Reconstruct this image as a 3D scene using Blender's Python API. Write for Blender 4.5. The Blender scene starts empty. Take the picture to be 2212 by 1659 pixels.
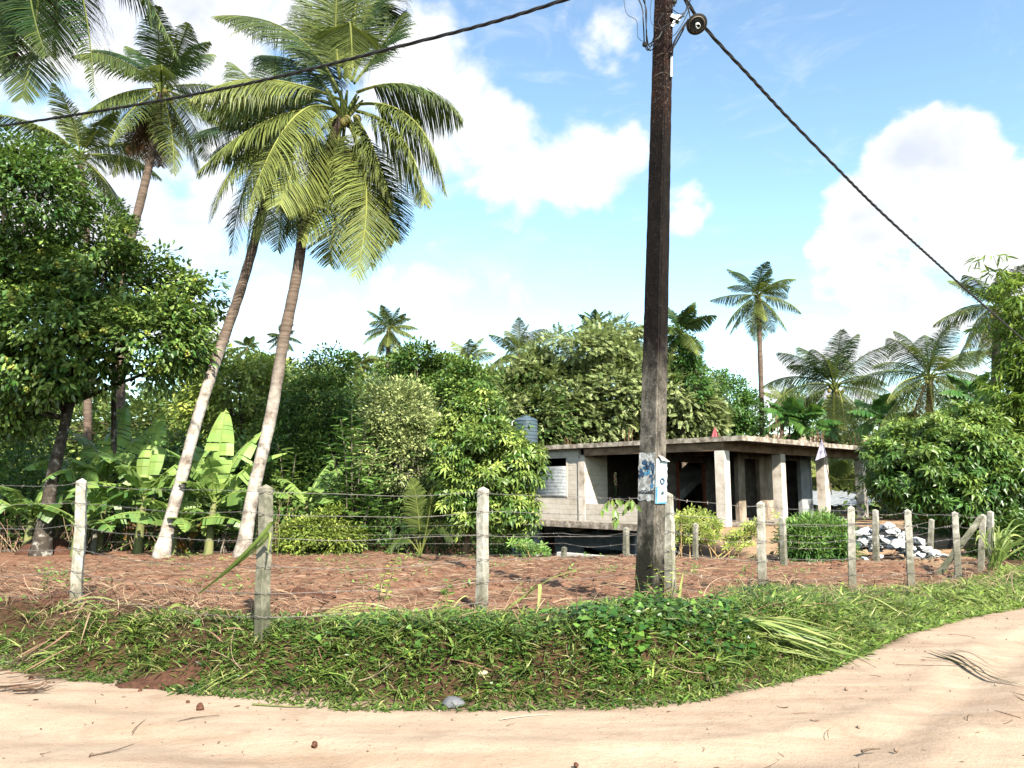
import bpy, math, random
import numpy as np
from mathutils import Vector, Matrix
rng = np.random.default_rng(7); random.seed(7)
scene = bpy.context.scene
col = scene.collection
PI = math.pi
TILT = math.radians(7.8); F = 1609.0; EYE = 1.6
def P(u, v, Y):
    """a point seen at sketch position (u, v) that stands Y metres ahead of the viewer"""
    a = (u-1106)/F; b = (829.5-v)/F
    d = np.array([a, math.cos(TILT)-b*math.sin(TILT), math.sin(TILT)+b*math.cos(TILT)])
    return d*(Y/d[1]) + np.array([0, 0, EYE])
def A(*a): return np.array(a, float)
def nrm(v):
    v = np.asarray(v, float); return v/np.maximum(np.linalg.norm(v, axis=-1, keepdims=True), 1e-9)

# ---------- value noise ----------
_perm = np.random.default_rng(3).random((256, 256, 16)).astype(np.float32)
def vnoise(x, y, z=0.0):
    x, y, z = np.broadcast_arrays(np.asarray(x, float), np.asarray(y, float), np.asarray(z, float))
    xi = np.floor(x).astype(int); yi = np.floor(y).astype(int); zi = np.floor(z).astype(int)
    fx = x-xi; fy = y-yi; fz = z-zi
    fx = fx*fx*(3-2*fx); fy = fy*fy*(3-2*fy); fz = fz*fz*(3-2*fz)
    def g(i, j, k): return _perm[(xi+i) & 255, (yi+j) & 255, (zi+k) & 15]
    def pl(k):
        a = g(0,0,k)*(1-fx)+g(1,0,k)*fx; b = g(0,1,k)*(1-fx)+g(1,1,k)*fx
        return a*(1-fy)+b*fy
    return pl(0)*(1-fz)+pl(1)*fz
def fbm(x, y, z=0.0, o=4):
    s = 0; a = 1; t = 0
    for i in range(o):
        f = 2.03**i
        s = s+a*vnoise(x*f+17*i, y*f+5*i, np.asarray(z)*f+3*i); t += a; a *= .5
    return s/t
def sstep(a, b, x):
    t = np.clip((x-a)/(b-a), 0, 1); return t*t*(3-2*t)

# ---------- mesh builder ----------
class MB:
    def __init__(s): s.v = []; s.q = []; s.t = []; s.tt = []; s.n = 0
    def add(s, V, quads=None, tris=None, tint=0.0):
        V = np.asarray(V, float).reshape(-1, 3)
        if quads is not None and len(quads): s.q.append(np.asarray(quads, int).reshape(-1, 4)+s.n)
        if tris is not None and len(tris): s.t.append(np.asarray(tris, int).reshape(-1, 3)+s.n)
        s.v.append(V); s.tt.append(np.broadcast_to(np.asarray(tint, float), (len(V),)).copy()); s.n += len(V)
    def box(s, c0, c1, M=None, tint=0.0):
        x0,y0,z0 = c0; x1,y1,z1 = c1
        V = A(x0,y0,z0, x1,y0,z0, x1,y1,z0, x0,y1,z0, x0,y0,z1, x1,y0,z1, x1,y1,z1, x0,y1,z1).reshape(-1,3)
        if M is not None: V = V@np.array(M.to_3x3()).T+np.array(M.translation)
        s.add(V, [[0,3,2,1],[4,5,6,7],[0,1,5,4],[1,2,6,5],[2,3,7,6],[3,0,4,7]], tint=tint)
    def tube(s, pts, r, sides=6, tint=0.0, caps=True):
        pts = np.asarray(pts, float); n = len(pts); r = np.broadcast_to(np.asarray(r, float), (n,))
        T = nrm(np.gradient(pts, axis=0))
        ref = np.tile(A(0,0,1), (n,1)); m = abs(T[:,2]).mean() > .8
        if m: ref[:] = A(1,0,.01)
        S = nrm(np.cross(T, ref)); N = np.cross(S, T)
        a = np.arange(sides)*2*PI/sides
        V = pts[:,None,:]+r[:,None,None]*(np.cos(a)[None,:,None]*S[:,None,:]+np.sin(a)[None,:,None]*N[:,None,:])
        V = V.reshape(-1,3)
        i = np.arange(n-1)[:,None]*sides; j = np.arange(sides)[None,:]; k = (j+1)%sides
        Q = np.stack([i+j, i+k, i+sides+k, i+sides+j], -1).reshape(-1,4)
        tris = []
        if caps:
            V = np.vstack([V, pts[:1], pts[-1:]])
            c0 = n*sides; c1 = c0+1
            for q in range(sides):
                tris.append([c0, (q+1)%sides, q]); tris.append([c1, (n-1)*sides+q, (n-1)*sides+(q+1)%sides])
        s.add(V, Q, tris, tint)
    def inst(s, tmpl, pos, d, up, sc, tint=0.0, wsc=None):
        """leaf template (verts, quads, tris): x = across, y = along, z = up"""
        TV, TQ, TT = tmpl
        pos = np.asarray(pos, float); N = len(pos)
        if N == 0: return
        y = nrm(d); x = nrm(np.cross(y, up)); z = np.cross(x, y)
        sc = np.broadcast_to(np.asarray(sc, float), (N,))
        w = sc if wsc is None else np.broadcast_to(wsc, (N,))
        V = pos[:,None,:] + w[:,None,None]*TV[None,:,0,None]*x[:,None,:] + sc[:,None,None]*(TV[None,:,1,None]*y[:,None,:] + TV[None,:,2,None]*z[:,None,:])
        k = len(TV); off = (np.arange(N)*k)[:,None,None]
        Q = (np.asarray(TQ)[None]+off).reshape(-1,4) if len(TQ) else None
        T = (np.asarray(TT)[None]+off).reshape(-1,3) if len(TT) else None
        tint = np.broadcast_to(np.asarray(tint, float), (N,))
        s.add(V.reshape(-1,3), Q, T, np.repeat(tint, k))
    def build(s, name, mat, parent=None, smooth=False, origin=None):
        V = np.vstack(s.v) if s.v else np.zeros((0,3))
        q = np.vstack(s.q) if s.q else np.zeros((0,4), int); t = np.vstack(s.t) if s.t else np.zeros((0,3), int)
        if parent is not None and parent.matrix_basis != Matrix.Identity(4):
            M = np.array(parent.matrix_basis.inverted()); V = V@M[:3,:3].T+M[:3,3]
        if origin is not None: V = V-np.asarray(origin)
        me = bpy.data.meshes.new(name)
        me.vertices.add(len(V)); me.vertices.foreach_set('co', V.astype(np.float32).ravel())
        li = np.concatenate([q.ravel(), t.ravel()]).astype(np.int32)
        me.loops.add(len(li)); me.loops.foreach_set('vertex_index', li)
        me.polygons.add(len(q)+len(t))
        ls = np.concatenate([np.arange(len(q))*4, len(q)*4+np.arange(len(t))*3]).astype(np.int32)
        me.polygons.foreach_set('loop_start', ls)
        me.polygons.foreach_set('use_smooth', np.full(len(ls), bool(smooth)))
        a = me.attributes.new('tint', 'FLOAT', 'POINT'); a.data.foreach_set('value', np.concatenate(s.tt).astype(np.float32))
        me.update(calc_edges=True)
        me.materials.append(mat)
        o = bpy.data.objects.new(name, me); col.objects.link(o)
        if origin is not None: o.location = tuple(origin)
        if parent is not None: o.parent = parent
        return o
def thing(name, label, cat, loc=(0,0,0), rz=0, group=None):
    o = bpy.data.objects.new(name, None); col.objects.link(o)
    o.location = tuple(float(c) for c in loc); o.rotation_euler = (0,0,rz)
    o.empty_display_size = .2
    tag(o, label, cat, group); return o
def tag(o, label=None, cat=None, group=None, kind=None):
    if label: o['label'] = label
    if cat: o['category'] = cat
    if group: o['group'] = group
    if kind: o['kind'] = kind
    return o
# update matrix_basis of freshly placed empties immediately (matrix_basis is computed from loc/rot)

# ---------- materials ----------
def mat(name):
    m = bpy.data.materials.new(name); m.use_nodes = True
    nt = m.node_tree; nt.nodes.clear(); return m, nt
class NT:
    def __init__(s, nt): s.nt = nt
    def n(s, t, **k):
        nd = s.nt.nodes.new(t)
        for a, b in k.items():
            if a.startswith('i_'):
                key = a[2:]
                key = int(key) if key.isdigit() else key.replace('_', ' ')
                sock = nd.inputs[key]
                if isinstance(b, bpy.types.NodeSocket): s.nt.links.new(b, sock)
                else: sock.default_value = b
            else: setattr(nd, a, b)
        return nd
    def l(s, a, b): s.nt.links.new(a, b)
    def mix(s, f, a, b, blend='MIX'):
        nd = s.nt.nodes.new('ShaderNodeMix'); nd.data_type = 'RGBA'; nd.blend_type = blend
        for sock, val in ((nd.inputs[0], f), (nd.inputs[6], a), (nd.inputs[7], b)):
            if isinstance(val, bpy.types.NodeSocket): s.nt.links.new(val, sock)
            else: sock.default_value = val if not isinstance(val, tuple) or len(val) == 4 else (*val, 1)
        return nd.outputs[2]
    def math(s, op, a, b=0.0, c=0.0, clamp=False):
        nd = s.nt.nodes.new('ShaderNodeMath'); nd.operation = op; nd.use_clamp = clamp
        for i, val in enumerate((a, b, c)):
            if isinstance(val, bpy.types.NodeSocket): s.nt.links.new(val, nd.inputs[i])
            else: nd.inputs[i].default_value = val
        return nd.outputs[0]
    def mr(s, x, a, b, c=0.0, d=1.0, smooth=False):
        nd = s.nt.nodes.new('ShaderNodeMapRange')
        if smooth: nd.interpolation_type = 'SMOOTHSTEP'
        s.nt.links.new(x, nd.inputs[0])
        for i, val in enumerate((a, b, c, d)): nd.inputs[i+1].default_value = val
        return nd.outputs[0]
    def noise(s, vec, scale, detail=4, rough=.55, dist=0.0):
        nd = s.n('ShaderNodeTexNoise'); nd.inputs['Scale'].default_value = scale; nd.inputs['Detail'].default_value = detail
        nd.inputs['Roughness'].default_value = rough; nd.inputs['Distortion'].default_value = dist
        if vec is not None: s.l(vec, nd.inputs['Vector'])
        return nd.outputs[0]
def leafmat(name, c1, c2, trans=.3, gloss=.35, rough=.45, back=None, var=.5, c3=None, lo=None):
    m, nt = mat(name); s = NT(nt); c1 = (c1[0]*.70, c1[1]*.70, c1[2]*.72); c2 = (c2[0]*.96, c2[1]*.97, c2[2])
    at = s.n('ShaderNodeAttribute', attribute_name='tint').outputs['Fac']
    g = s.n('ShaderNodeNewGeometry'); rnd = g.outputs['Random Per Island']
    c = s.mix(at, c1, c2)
    r2 = s.math('FRACT', s.math('MULTIPLY', rnd, 17.3))
    if c3: c = s.mix(s.mr(r2, .86, 1.0), c, c3)
    pos = g.outputs['Position']
    big = s.noise(pos, .9, 2)
    val = s.math('MULTIPLY', s.mr(rnd, 0, 1, 1-var, 1+var), s.mr(big, .3, .7, .8, 1.2))
    hsv = s.n('ShaderNodeHueSaturation', i_Color=c, i_Value=val, i_Hue=s.mr(r2, 0, 1, .478, .508))
    c = hsv.outputs[0]
    p = s.n('ShaderNodeBsdfPrincipled', i_Base_Color=c, i_Roughness=rough)
    p.inputs['Specular IOR Level'].default_value = gloss
    tc = s.mix(.5, c, (c2[0]*1.2, c2[1]*1.3, c2[2]*.7, 1))
    t = s.n('ShaderNodeBsdfTranslucent', i_Color=tc)
    mx = s.n('ShaderNodeMixShader', i_0=trans); s.l(p.outputs[0], mx.inputs[1]); s.l(t.outputs[0], mx.inputs[2])
    o = s.n('ShaderNodeOutputMaterial'); s.l(mx.outputs[0], o.inputs[0]); return m
def roughmat(name, cols, scale=6, bump=.3, bscale=40, rough=.9, detail=6, tintcol=None, spec=.2, bdist=.01, stretch=None):
    """cols: list of (pos, colour) for a noise ramp"""
    m, nt = mat(name); s = NT(nt)
    tc = s.n('ShaderNodeTexCoord'); vec = tc.outputs['Object']
    if stretch:
        mp = s.n('ShaderNodeMapping'); mp.inputs['Scale'].default_value = stretch; s.l(vec, mp.inputs[0]); vec = mp.outputs[0]
    n1 = s.noise(vec, scale, detail, .65)
    r = s.n('ShaderNodeValToRGB'); e = r.color_ramp.elements
    while len(e) > 1: e.remove(e[-1])
    e[0].position = cols[0][0]; e[0].color = (*cols[0][1], 1)
    for p_, c_ in cols[1:]:
        q = e.new(p_); q.color = (*c_, 1)
    s.l(n1, r.inputs[0]); c = r.outputs[0]
    if tintcol:
        at = s.n('ShaderNodeAttribute', attribute_name='tint').outputs['Fac']; c = s.mix(at, c, tintcol)
    n2 = s.noise(vec, bscale, 5, .7)
    b = s.n('ShaderNodeBump', i_Strength=bump, i_Distance=bdist); s.l(n2, b.inputs['Height'])
    p = s.n('ShaderNodeBsdfPrincipled', i_Base_Color=c, i_Roughness=rough); s.l(b.outputs[0], p.inputs['Normal'])
    p.inputs['Specular IOR Level'].default_value = spec
    o = s.n('ShaderNodeOutputMaterial'); s.l(p.outputs[0], o.inputs[0]); return m

# ---------- terrain ----------
_edge_px = [(-260,1425),(-60,1432),(0,1440),(110,1462),(200,1470),(330,1482),(440,1496),(600,1510),(760,1526),(900,1530),(1080,1530),(1200,1528),(1330,1524),(1400,1519),(1500,1508),(1600,1490),(1700,1466),(1780,1440),(1860,1405),(1940,1372),(2020,1347),(2110,1325),(2212,1308),(2290,1292)]
def ground_hit(u, v, z=0.0):
    a = (u-1106)/F; b = (829.5-v)/F
    d = np.array([a, math.cos(TILT)-b*math.sin(TILT), math.sin(TILT)+b*math.cos(TILT)])
    return (d*((z-EYE)/d[2]))[:2]
EDGE = [ground_hit(u, v) for u, v in _edge_px]
POLY = np.array([(-200., 8.0), (-12., 7.6)] + [tuple(e) for e in EDGE] + [(9.9,12.4),(10.6,14.0),(12.5,18.0),(17,26),(30,60),(60,250),(-200,250)])
def sdf(x, y):
    x = np.asarray(x, float); y = np.asarray(y, float)
    d = np.full(x.shape, 1e9); ins = np.zeros(x.shape, bool); n = len(POLY)
    for i in range(n):
        ax, ay = POLY[i]; bx, by = POLY[(i+1) % n]
        ex, ey = bx-ax, by-ay; L = ex*ex+ey*ey
        t = np.clip(((x-ax)*ex+(y-ay)*ey)/L, 0, 1)
        d = np.minimum(d, np.hypot(x-ax-t*ex, y-ay-t*ey))
        c = ((ay > y) != (by > y)) & (x < (bx-ax)*(y-ay)/((by-ay) if by != ay else 1e-9)+ax)
        ins ^= c
    return np.where(ins, d, -d)
def G(x, y, fine=False):
    x = np.asarray(x, float); y = np.asarray(y, float)
    d = sdf(x, y)+ (fbm(x*1.3, y*1.3, 4.2, 2)-.5)*.35
    B = .41-.34*sstep(2.0, 6.0, x)
    h = sstep(-.05, .68, d)*B
    fall = np.clip((y-8.0)/10, 0, 1)
    h = h*(1-.95*fall*sstep(0, 3, d)) - .03*fall
    h = h - .09*sstep(15.5, 18.2, y)*sstep(-3, -1, x)*(1-sstep(5, 7, x))
    h = h + .2*sstep(18.5, 24, y)*sstep(5.5, 7.5, x)*sstep(0, 2, d)
    pit = sstep(18.4, 20.2, y)*(1-sstep(34, 40, y))*(1-sstep(4.9, 6.0, x-np.maximum(y-26, 0)*1.2))*sstep(-3.4, -2.0, x)
    h = h - 2.3*pit
    hill = sstep(50, 98, y)*(9.5-3.5*sstep(-5, 40, x)) + 10*sstep(95, 220, y)
    h = h + hill
    if fine:
        f = sstep(.9, 1.6, d)*(1-sstep(18.2, 19.2, y))*(1-sstep(9, 11, x))
        cl = fbm(x*2.2, y*3.4, 1.5, 3)-.5; c2 = np.abs(fbm(x*7, y*9, 2.5, 3)-.5)
        h = h + f*(cl*.20+c2*.22-.03)
        g = sstep(.0, .4, d)*(1-f)*(y < 20)
        h = h+g*(fbm(x*3, y*3, 7.1, 3)-.5)*.20
        r = (d < .2)
        tr = -np.exp(-((d+1.15+.1*np.sin(x*.9))/.16)**2)-.8*np.exp(-((d+2.35+.08*np.sin(x*.7+2))/.2)**2)+.5*np.exp(-((d+.8+.1*np.sin(x*.9))/.1)**2)+.4*np.exp(-((d+1.55+.1*np.sin(x*1.1))/.12)**2)
        h = h + r*sstep(0, .7, -d)*(.028*tr*(.5+fbm(x*.6,y*.6,2.2,2))+(fbm(x*.9, y*2.2, 3.3, 4)-.5)*.05)
    return h
def Gz(x, y): return float(G(np.array([x]), np.array([y]))[0])
# ---------- ground ----------
def axis(parts):
    a = [np.arange(s, e, st) for s, e, st in parts]; return np.unique(np.round(np.concatenate(a), 4))
xs = axis([(-200,-30,12),(-30,-10,1.2),(-10,-6.5,.2),(-6.5,9,.055),(9,14,.2),(14,40,1.5),(40,201,12)])
ys = axis([(-60,-4,4),(-4,3.4,.4),(3.4,5,.06),(5,8.5,.045),(8.5,12,.06),(12,19.4,.085),(19.4,26,.3),(26,60,1.2),(60,261,6)])
X, Yg = np.meshgrid(xs, ys, indexing='ij')
SD = sdf(X, Yg); Z = G(X, Yg, True)
edge_n = (fbm(X*1.6, Yg*1.6, 9.1, 4)-.5)*.5
road_m = sstep(.10, -.14, SD+edge_n*.5) if False else 1-sstep(-.14, .12, SD+edge_n*.6)
field_m = sstep(.75, 1.3, SD+edge_n)*(1-sstep(18.4, 19.2, Yg))*(1-sstep(8.2, 9.6, X+edge_n*2))
yard_m = sstep(5.2, 6.4, X)*sstep(15.8+edge_n*3, 17.6, Yg)*(1-sstep(30, 34, Yg))
yard_m = np.maximum(yard_m, sstep(8.0, 9.2, X+edge_n)*sstep(1.6, 2.4, SD+edge_n)*(1-sstep(30, 34, Yg)))
nx, ny = len(xs), len(ys)
idx = np.arange(nx*ny).reshape(nx, ny)
Qall = np.stack([idx[:-1,:-1], idx[1:,:-1], idx[1:,1:], idx[:-1,1:]], -1).reshape(-1,4)
Vall = np.stack([X, Yg, Z], -1).reshape(-1,3)
def groundmat():
    m, nt = mat('earth'); s = NT(nt)
    g = s.n('ShaderNodeNewGeometry'); pos = g.outputs['Position']
    def att(n): return s.n('ShaderNodeAttribute', attribute_name=n).outputs['Fac']
    rd, fd, yd = att('road'), att('field'), att('yard')
    n_big = s.noise(pos, .8, 5, .6); n_mid = s.noise(pos, 7, 6, .7); n_f = s.noise(pos, 60, 4, .7)
    n_g = s.noise(pos, 130, 3, .6)
    # sandy laterite road
    c = s.mix(s.mr(n_big, .38, .62), (.385,.29,.205), (.305,.222,.155))
    mp = s.n('ShaderNodeMapping'); mp.inputs['Scale'].default_value = (.35, 2.6, 1); s.l(pos, mp.inputs[0])
    n_st = s.noise(mp.outputs[0], 1.6, 6, .65, .6)
    c = s.mix(s.mr(n_st, .45, .72, 0, .75), c, (.45,.355,.26))
    c = s.mix(s.mr(n_st, .30, .42, .6, 0), c, (.26,.18,.115))
    c = s.mix(s.mr(n_mid, .52, .8, 0, .5), c, (.40,.27,.185))
    c = s.mix(s.mr(n_f, .58, .70, 0, .6), c, (.15,.10,.07))
    n_sp = s.noise(pos, 26, 3, .5); c = s.mix(s.mr(n_sp, .70, .76, 0, .7), c, (.16,.095,.06)); c = s.mix(s.mr(s.noise(pos, 2.4, 6, .7), .52, .7, 0, .5), c, (.24,.165,.11))
    c = s.mix(s.mr(n_g, .62, .75, 0, .45), c, (.22,.15,.11))
    c = s.mix(s.mr(n_g, .25, .40, .35, 0), c, (.52,.42,.32))
    # red ploughed soil
    nf1 = s.noise(pos, 5, 6, .75); nf2 = s.noise(pos, 24, 5, .7)
    f = s.mix(s.mr(nf1, .35, .7), (.12,.056,.034), (.26,.145,.09))
    f = s.mix(s.mr(nf2, .5, .75, 0, .65), f, (.32,.205,.135))
    f = s.mix(s.mr(nf2, .28, .42, .6, 0), f, (.05,.02,.013))
    y = s.mix(s.mr(n_mid, .35, .7), (.42,.28,.165), (.31,.20,.12))
    v = s.mix(s.mr(n_mid, .35, .65), (.032,.022,.013), (.085,.045,.025))  # bank soil: shade between the grass put into its dark colour
    c2 = s.mix(fd, v, f); c2 = s.mix(yd, c2, y); c = s.mix(rd, c2, c)
    h = s.math('ADD', s.math('MULTIPLY', n_f, .5), s.math('MULTIPLY', n_mid, 1.2)); h = s.math('ADD', h, s.math('MULTIPLY', n_g, .15))
    b = s.n('ShaderNodeBump', i_Strength=.5, i_Distance=.03); s.l(h, b.inputs['Height'])
    p = s.n('ShaderNodeBsdfPrincipled', i_Base_Color=c, i_Roughness=.95); s.l(b.outputs[0], p.inputs['Normal'])
    p.inputs['Specular IOR Level'].default_value = .1
    o = s.n('ShaderNodeOutputMaterial'); s.l(p.outputs[0], o.inputs[0]); return m
M_earth = groundmat()
fc = lambda a: (a[:-1,:-1]+a[1:,1:]).ravel()*.5
fr, ff, fy, fs = fc(road_m), fc(field_m), fc(yard_m), fc(SD)
cls = np.where(fr > .5, 0, np.where(fy > .5, 3, np.where(ff > .5, 1, np.where((fs < 3) & (fc(Yg) < 20), 2, 4))))
for k, nm in enumerate(['dirt_road', 'ploughed_field', 'verge_bank', 'yard', 'ground']):
    Q = Qall[cls == k]; used = np.unique(Q); remap = np.zeros(len(Vall), int); remap[used] = np.arange(len(used))
    b = MB(); b.add(Vall[used], remap[Q]); o = b.build(nm, M_earth, smooth=True)
    for an, arr in (('road', road_m), ('field', field_m), ('yard', yard_m)):
        a = o.data.attributes.new(an, 'FLOAT', 'POINT'); a.data.foreach_set('value', arr.ravel()[used].astype(np.float32))
    tag(o, kind='structure')

# ---------- leaf templates ----------
def leaf_t(w=.22, fold=.06, droop=.12):
    V = A(0,0,0, -w,.33,0, 0,.33,-fold, w,.33,0, -w*.8,.68,-droop*.4, 0,.68,-fold-droop*.4, w*.8,.68,-droop*.4, 0,1,-droop).reshape(-1,3)
    return V, [[1,2,5,4],[2,3,6,5]], [[0,2,1],[0,3,2],[4,5,7],[5,6,7]]
def rhomb_t(w=.25, fold=.05, droop=.1):
    V = A(0,0,0, -w,.45,0, w,.45,0, 0,1,-droop, 0,.5,-fold).reshape(-1,3)
    return V, [], [[0,4,1],[0,2,4],[1,4,3],[4,2,3]]
def dia_t(w=.28, droop=.1):
    V = A(0,0,0, w,.45,0, 0,1,-droop, -w,.45,.03).reshape(-1,3)
    return V, [[0,1,2,3]], []
def heart_t():
    V = A(0,.08,0, -.36,-.02,.02, -.46,.28,.0, -.3,.62,-.05, 0,1,-.18, .3,.62,-.05, .46,.28,0, .36,-.02,.02, 0,.5,-.09).reshape(-1,3)
    return V, [], [[8,0,7],[8,7,6],[8,6,5],[8,5,4],[8,4,3],[8,3,2],[8,2,1],[8,1,0]]
def blade_t(w=.03, droop=.3, n=4, fold=0.0):
    V = []; Q = []
    for i in range(n+1):
        t = i/n; ww = w*(1-t**2.2)*(.5+.5*min(1, t*4)) if i < n else w*.04
        V += [(-ww, t*(1-.25*droop*t), -droop*t*t), (ww, t*(1-.25*droop*t), -droop*t*t)]
        if i: Q.append([2*i-2, 2*i-1, 2*i+1, 2*i])
    return A(*np.ravel(V)).reshape(-1,3), Q, []
def sprig_t(nl=6, ll=.38, lw=.10, droop=.1):
    """pinnate compound leaf: paired leaflets along a midrib, length 1"""
    V = []; T = []
    for i in range(nl):
        t = .2+.8*i/(nl-1)
        for sgn in (-1, 1):
            a = .9-.35*t; L = ll*(1-.35*abs(t-.5)); dx = sgn*math.sin(a); dy = math.cos(a); z = -droop*t*t
            b = len(V); px, py = -dy, dx
            V += [(0, t, z), (dx*L*.5+px*lw, t+dy*L*.5+py*lw, z-.02), (dx*L, t+dy*L, z-.07), (dx*L*.5-px*lw, t+dy*L*.5-py*lw, z-.02)]
            T += [[b, b+1, b+2], [b, b+2, b+3]]
    return A(*np.ravel(V)).reshape(-1,3), [], T
def whorl_t(n=7, w=.13, droop=.45):
    """rosette of long drooping leaves (mango shoot)"""
    V = []; T = []; base = A(0,0,0)
    for i in range(n):
        a = i*2.399; el = .45+.5*((i*37) % 10)/10
        d = A(math.cos(a)*math.cos(el*.6), math.sin(a)*math.cos(el*.6), math.sin(el*.6)*.6)
        s_ = nrm(np.cross(d, A(0,0,1))); b = len(V)
        mid = d*.5+A(0,0,.05-droop*.15); tip = d*.9+A(0,0,-droop)
        V += [tuple(d*.05), tuple(mid-s_*w), tuple(mid+A(0,0,-.03)), tuple(mid+s_*w), tuple(tip)]
        T += [[b,b+2,b+1],[b,b+3,b+2],[b+1,b+2,b+4],[b+2,b+3,b+4]]
    return A(*np.ravel(V)).reshape(-1,3), [], T
LEAF = leaf_t(); RH = rhomb_t(); DIA = dia_t(); HEART = heart_t(); SPRIG = sprig_t(); WHORL = whorl_t(); BLADE = blade_t(); SPRIGF = sprig_t(9, .26, .06, .15); SPRIGS = sprig_t(5, .34, .10, .15)

def rdir(n, r=rng):
    v = r.normal(size=(n,3)); return nrm(v)

# ---------- leaf materials ----------
L_ram = leafmat('rambutan_leaf', (.04,.12,.02), (.25,.37,.075), .22, .5, .4, var=.45)
L_dark = leafmat('dark_leaf', (.04,.125,.022), (.24,.36,.075), .2, .25, .45, var=.5)
L_yel = leafmat('yellowgreen_leaf', (.17,.27,.04), (.42,.49,.10), .3, .35, var=.4)
L_pale = leafmat('pale_leaf', (.10,.17,.045), (.46,.53,.20), .25, .3, var=.35)
L_mid = leafmat('mid_leaf', (.05,.13,.02), (.18,.27,.05), .28, .4, var=.45)
L_mango = leafmat('mango_leaf', (.065,.17,.03), (.33,.44,.09), .25, .5, .35, var=.4)
L_feather = leafmat('feathery_leaf', (.17,.25,.075), (.42,.48,.20), .3, .25, var=.35)
L_banana = leafmat('banana_leaf', (.08,.21,.05), (.30,.45,.11), .4, .4, .4, var=.15)
L_bandry = leafmat('dry_banana_leaf', (.38,.24,.03), (.20,.12,.05), .3, .2, .7, var=.2)
L_palm = leafmat('palm_leaf', (.020,.060,.015), (.25,.29,.07), .22, .25, .5, var=.4)
L_palmdry = leafmat('dry_palm_leaf', (.22,.10,.04), (.30,.20,.10), .15, .2, .8, var=.3)
L_grass = leafmat('grass_leaf', (.035,.105,.015), (.20,.30,.05), .3, .35, var=.5, c3=(.30,.27,.11))
L_vine = leafmat('vine_leaf', (.035,.11,.018), (.17,.32,.05), .25, .45, .35, var=.5)
L_blade = leafmat('long_grass_leaf', (.12,.26,.04), (.36,.42,.13), .35, .4, .4, var=.25)
L_straw = leafmat('straw', (.46,.355,.215), (.20,.115,.065), .1, .2, .8, var=.35)
L_bamboo = leafmat('bamboo_leaf', (.12,.24,.035), (.31,.42,.07), .35, .35, var=.3)
L_green = leafmat('lush_leaf', (.05,.16,.03), (.22,.38,.08), .3, .4, var=.4)

M_bark = roughmat('bark', [(.3,(.06,.045,.03)), (.55,(.16,.13,.10)), (.7,(.30,.27,.22))], 5, .8, 30, bdist=.03)
M_barkdark = roughmat('dark_bark', [(.35,(.03,.024,.018)), (.55,(.08,.065,.05)), (.68,(.42,.40,.35))], 7, .8, 30, bdist=.03)

def palmtrunkmat(name, a, b, pale):
    m, nt = mat(name); s = NT(nt)
    g = s.n('ShaderNodeNewGeometry'); pos = g.outputs['Position']
    mp = s.n('ShaderNodeMapping'); mp.inputs['Scale'].default_value = (2.5, 2.5, 14); s.l(pos, mp.inputs[0])
    n1 = s.noise(mp.outputs[0], 1.0, 4, .6); n2 = s.noise(pos, 3, 6, .7)
    at = s.n('ShaderNodeAttribute', attribute_name='tint').outputs['Fac']
    c = s.mix(s.mr(n1, .4, .6), a, b)
    lich = s.math('MULTIPLY', s.mr(n2, .35, .6), at)
    c = s.mix(lich, c, pale)
    n3 = s.noise(pos, 22, 5, .7)
    c = s.mix(s.mr(n3, .62, .72, 0, .55), c, (.09,.07,.05))
    bb = s.n('ShaderNodeBump', i_Strength=.6, i_Distance=.03); s.l(n1, bb.inputs['Height'])
    p = s.n('ShaderNodeBsdfPrincipled', i_Base_Color=c, i_Roughness=.9); s.l(bb.outputs[0], p.inputs['Normal'])
    p.inputs['Specular IOR Level'].default_value = .2
    o = s.n('ShaderNodeOutputMaterial'); s.l(p.outputs[0], o.inputs[0]); return m
M_ptrunk = palmtrunkmat('palm_bark', (.15,.11,.082), (.085,.062,.047), (.47,.42,.36))
M_coco = roughmat('coconut', [(.3,(.12,.13,.025)), (.55,(.24,.20,.05)), (.8,(.34,.15,.05))], 3, .2, 20, .5, spec=.4)

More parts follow.
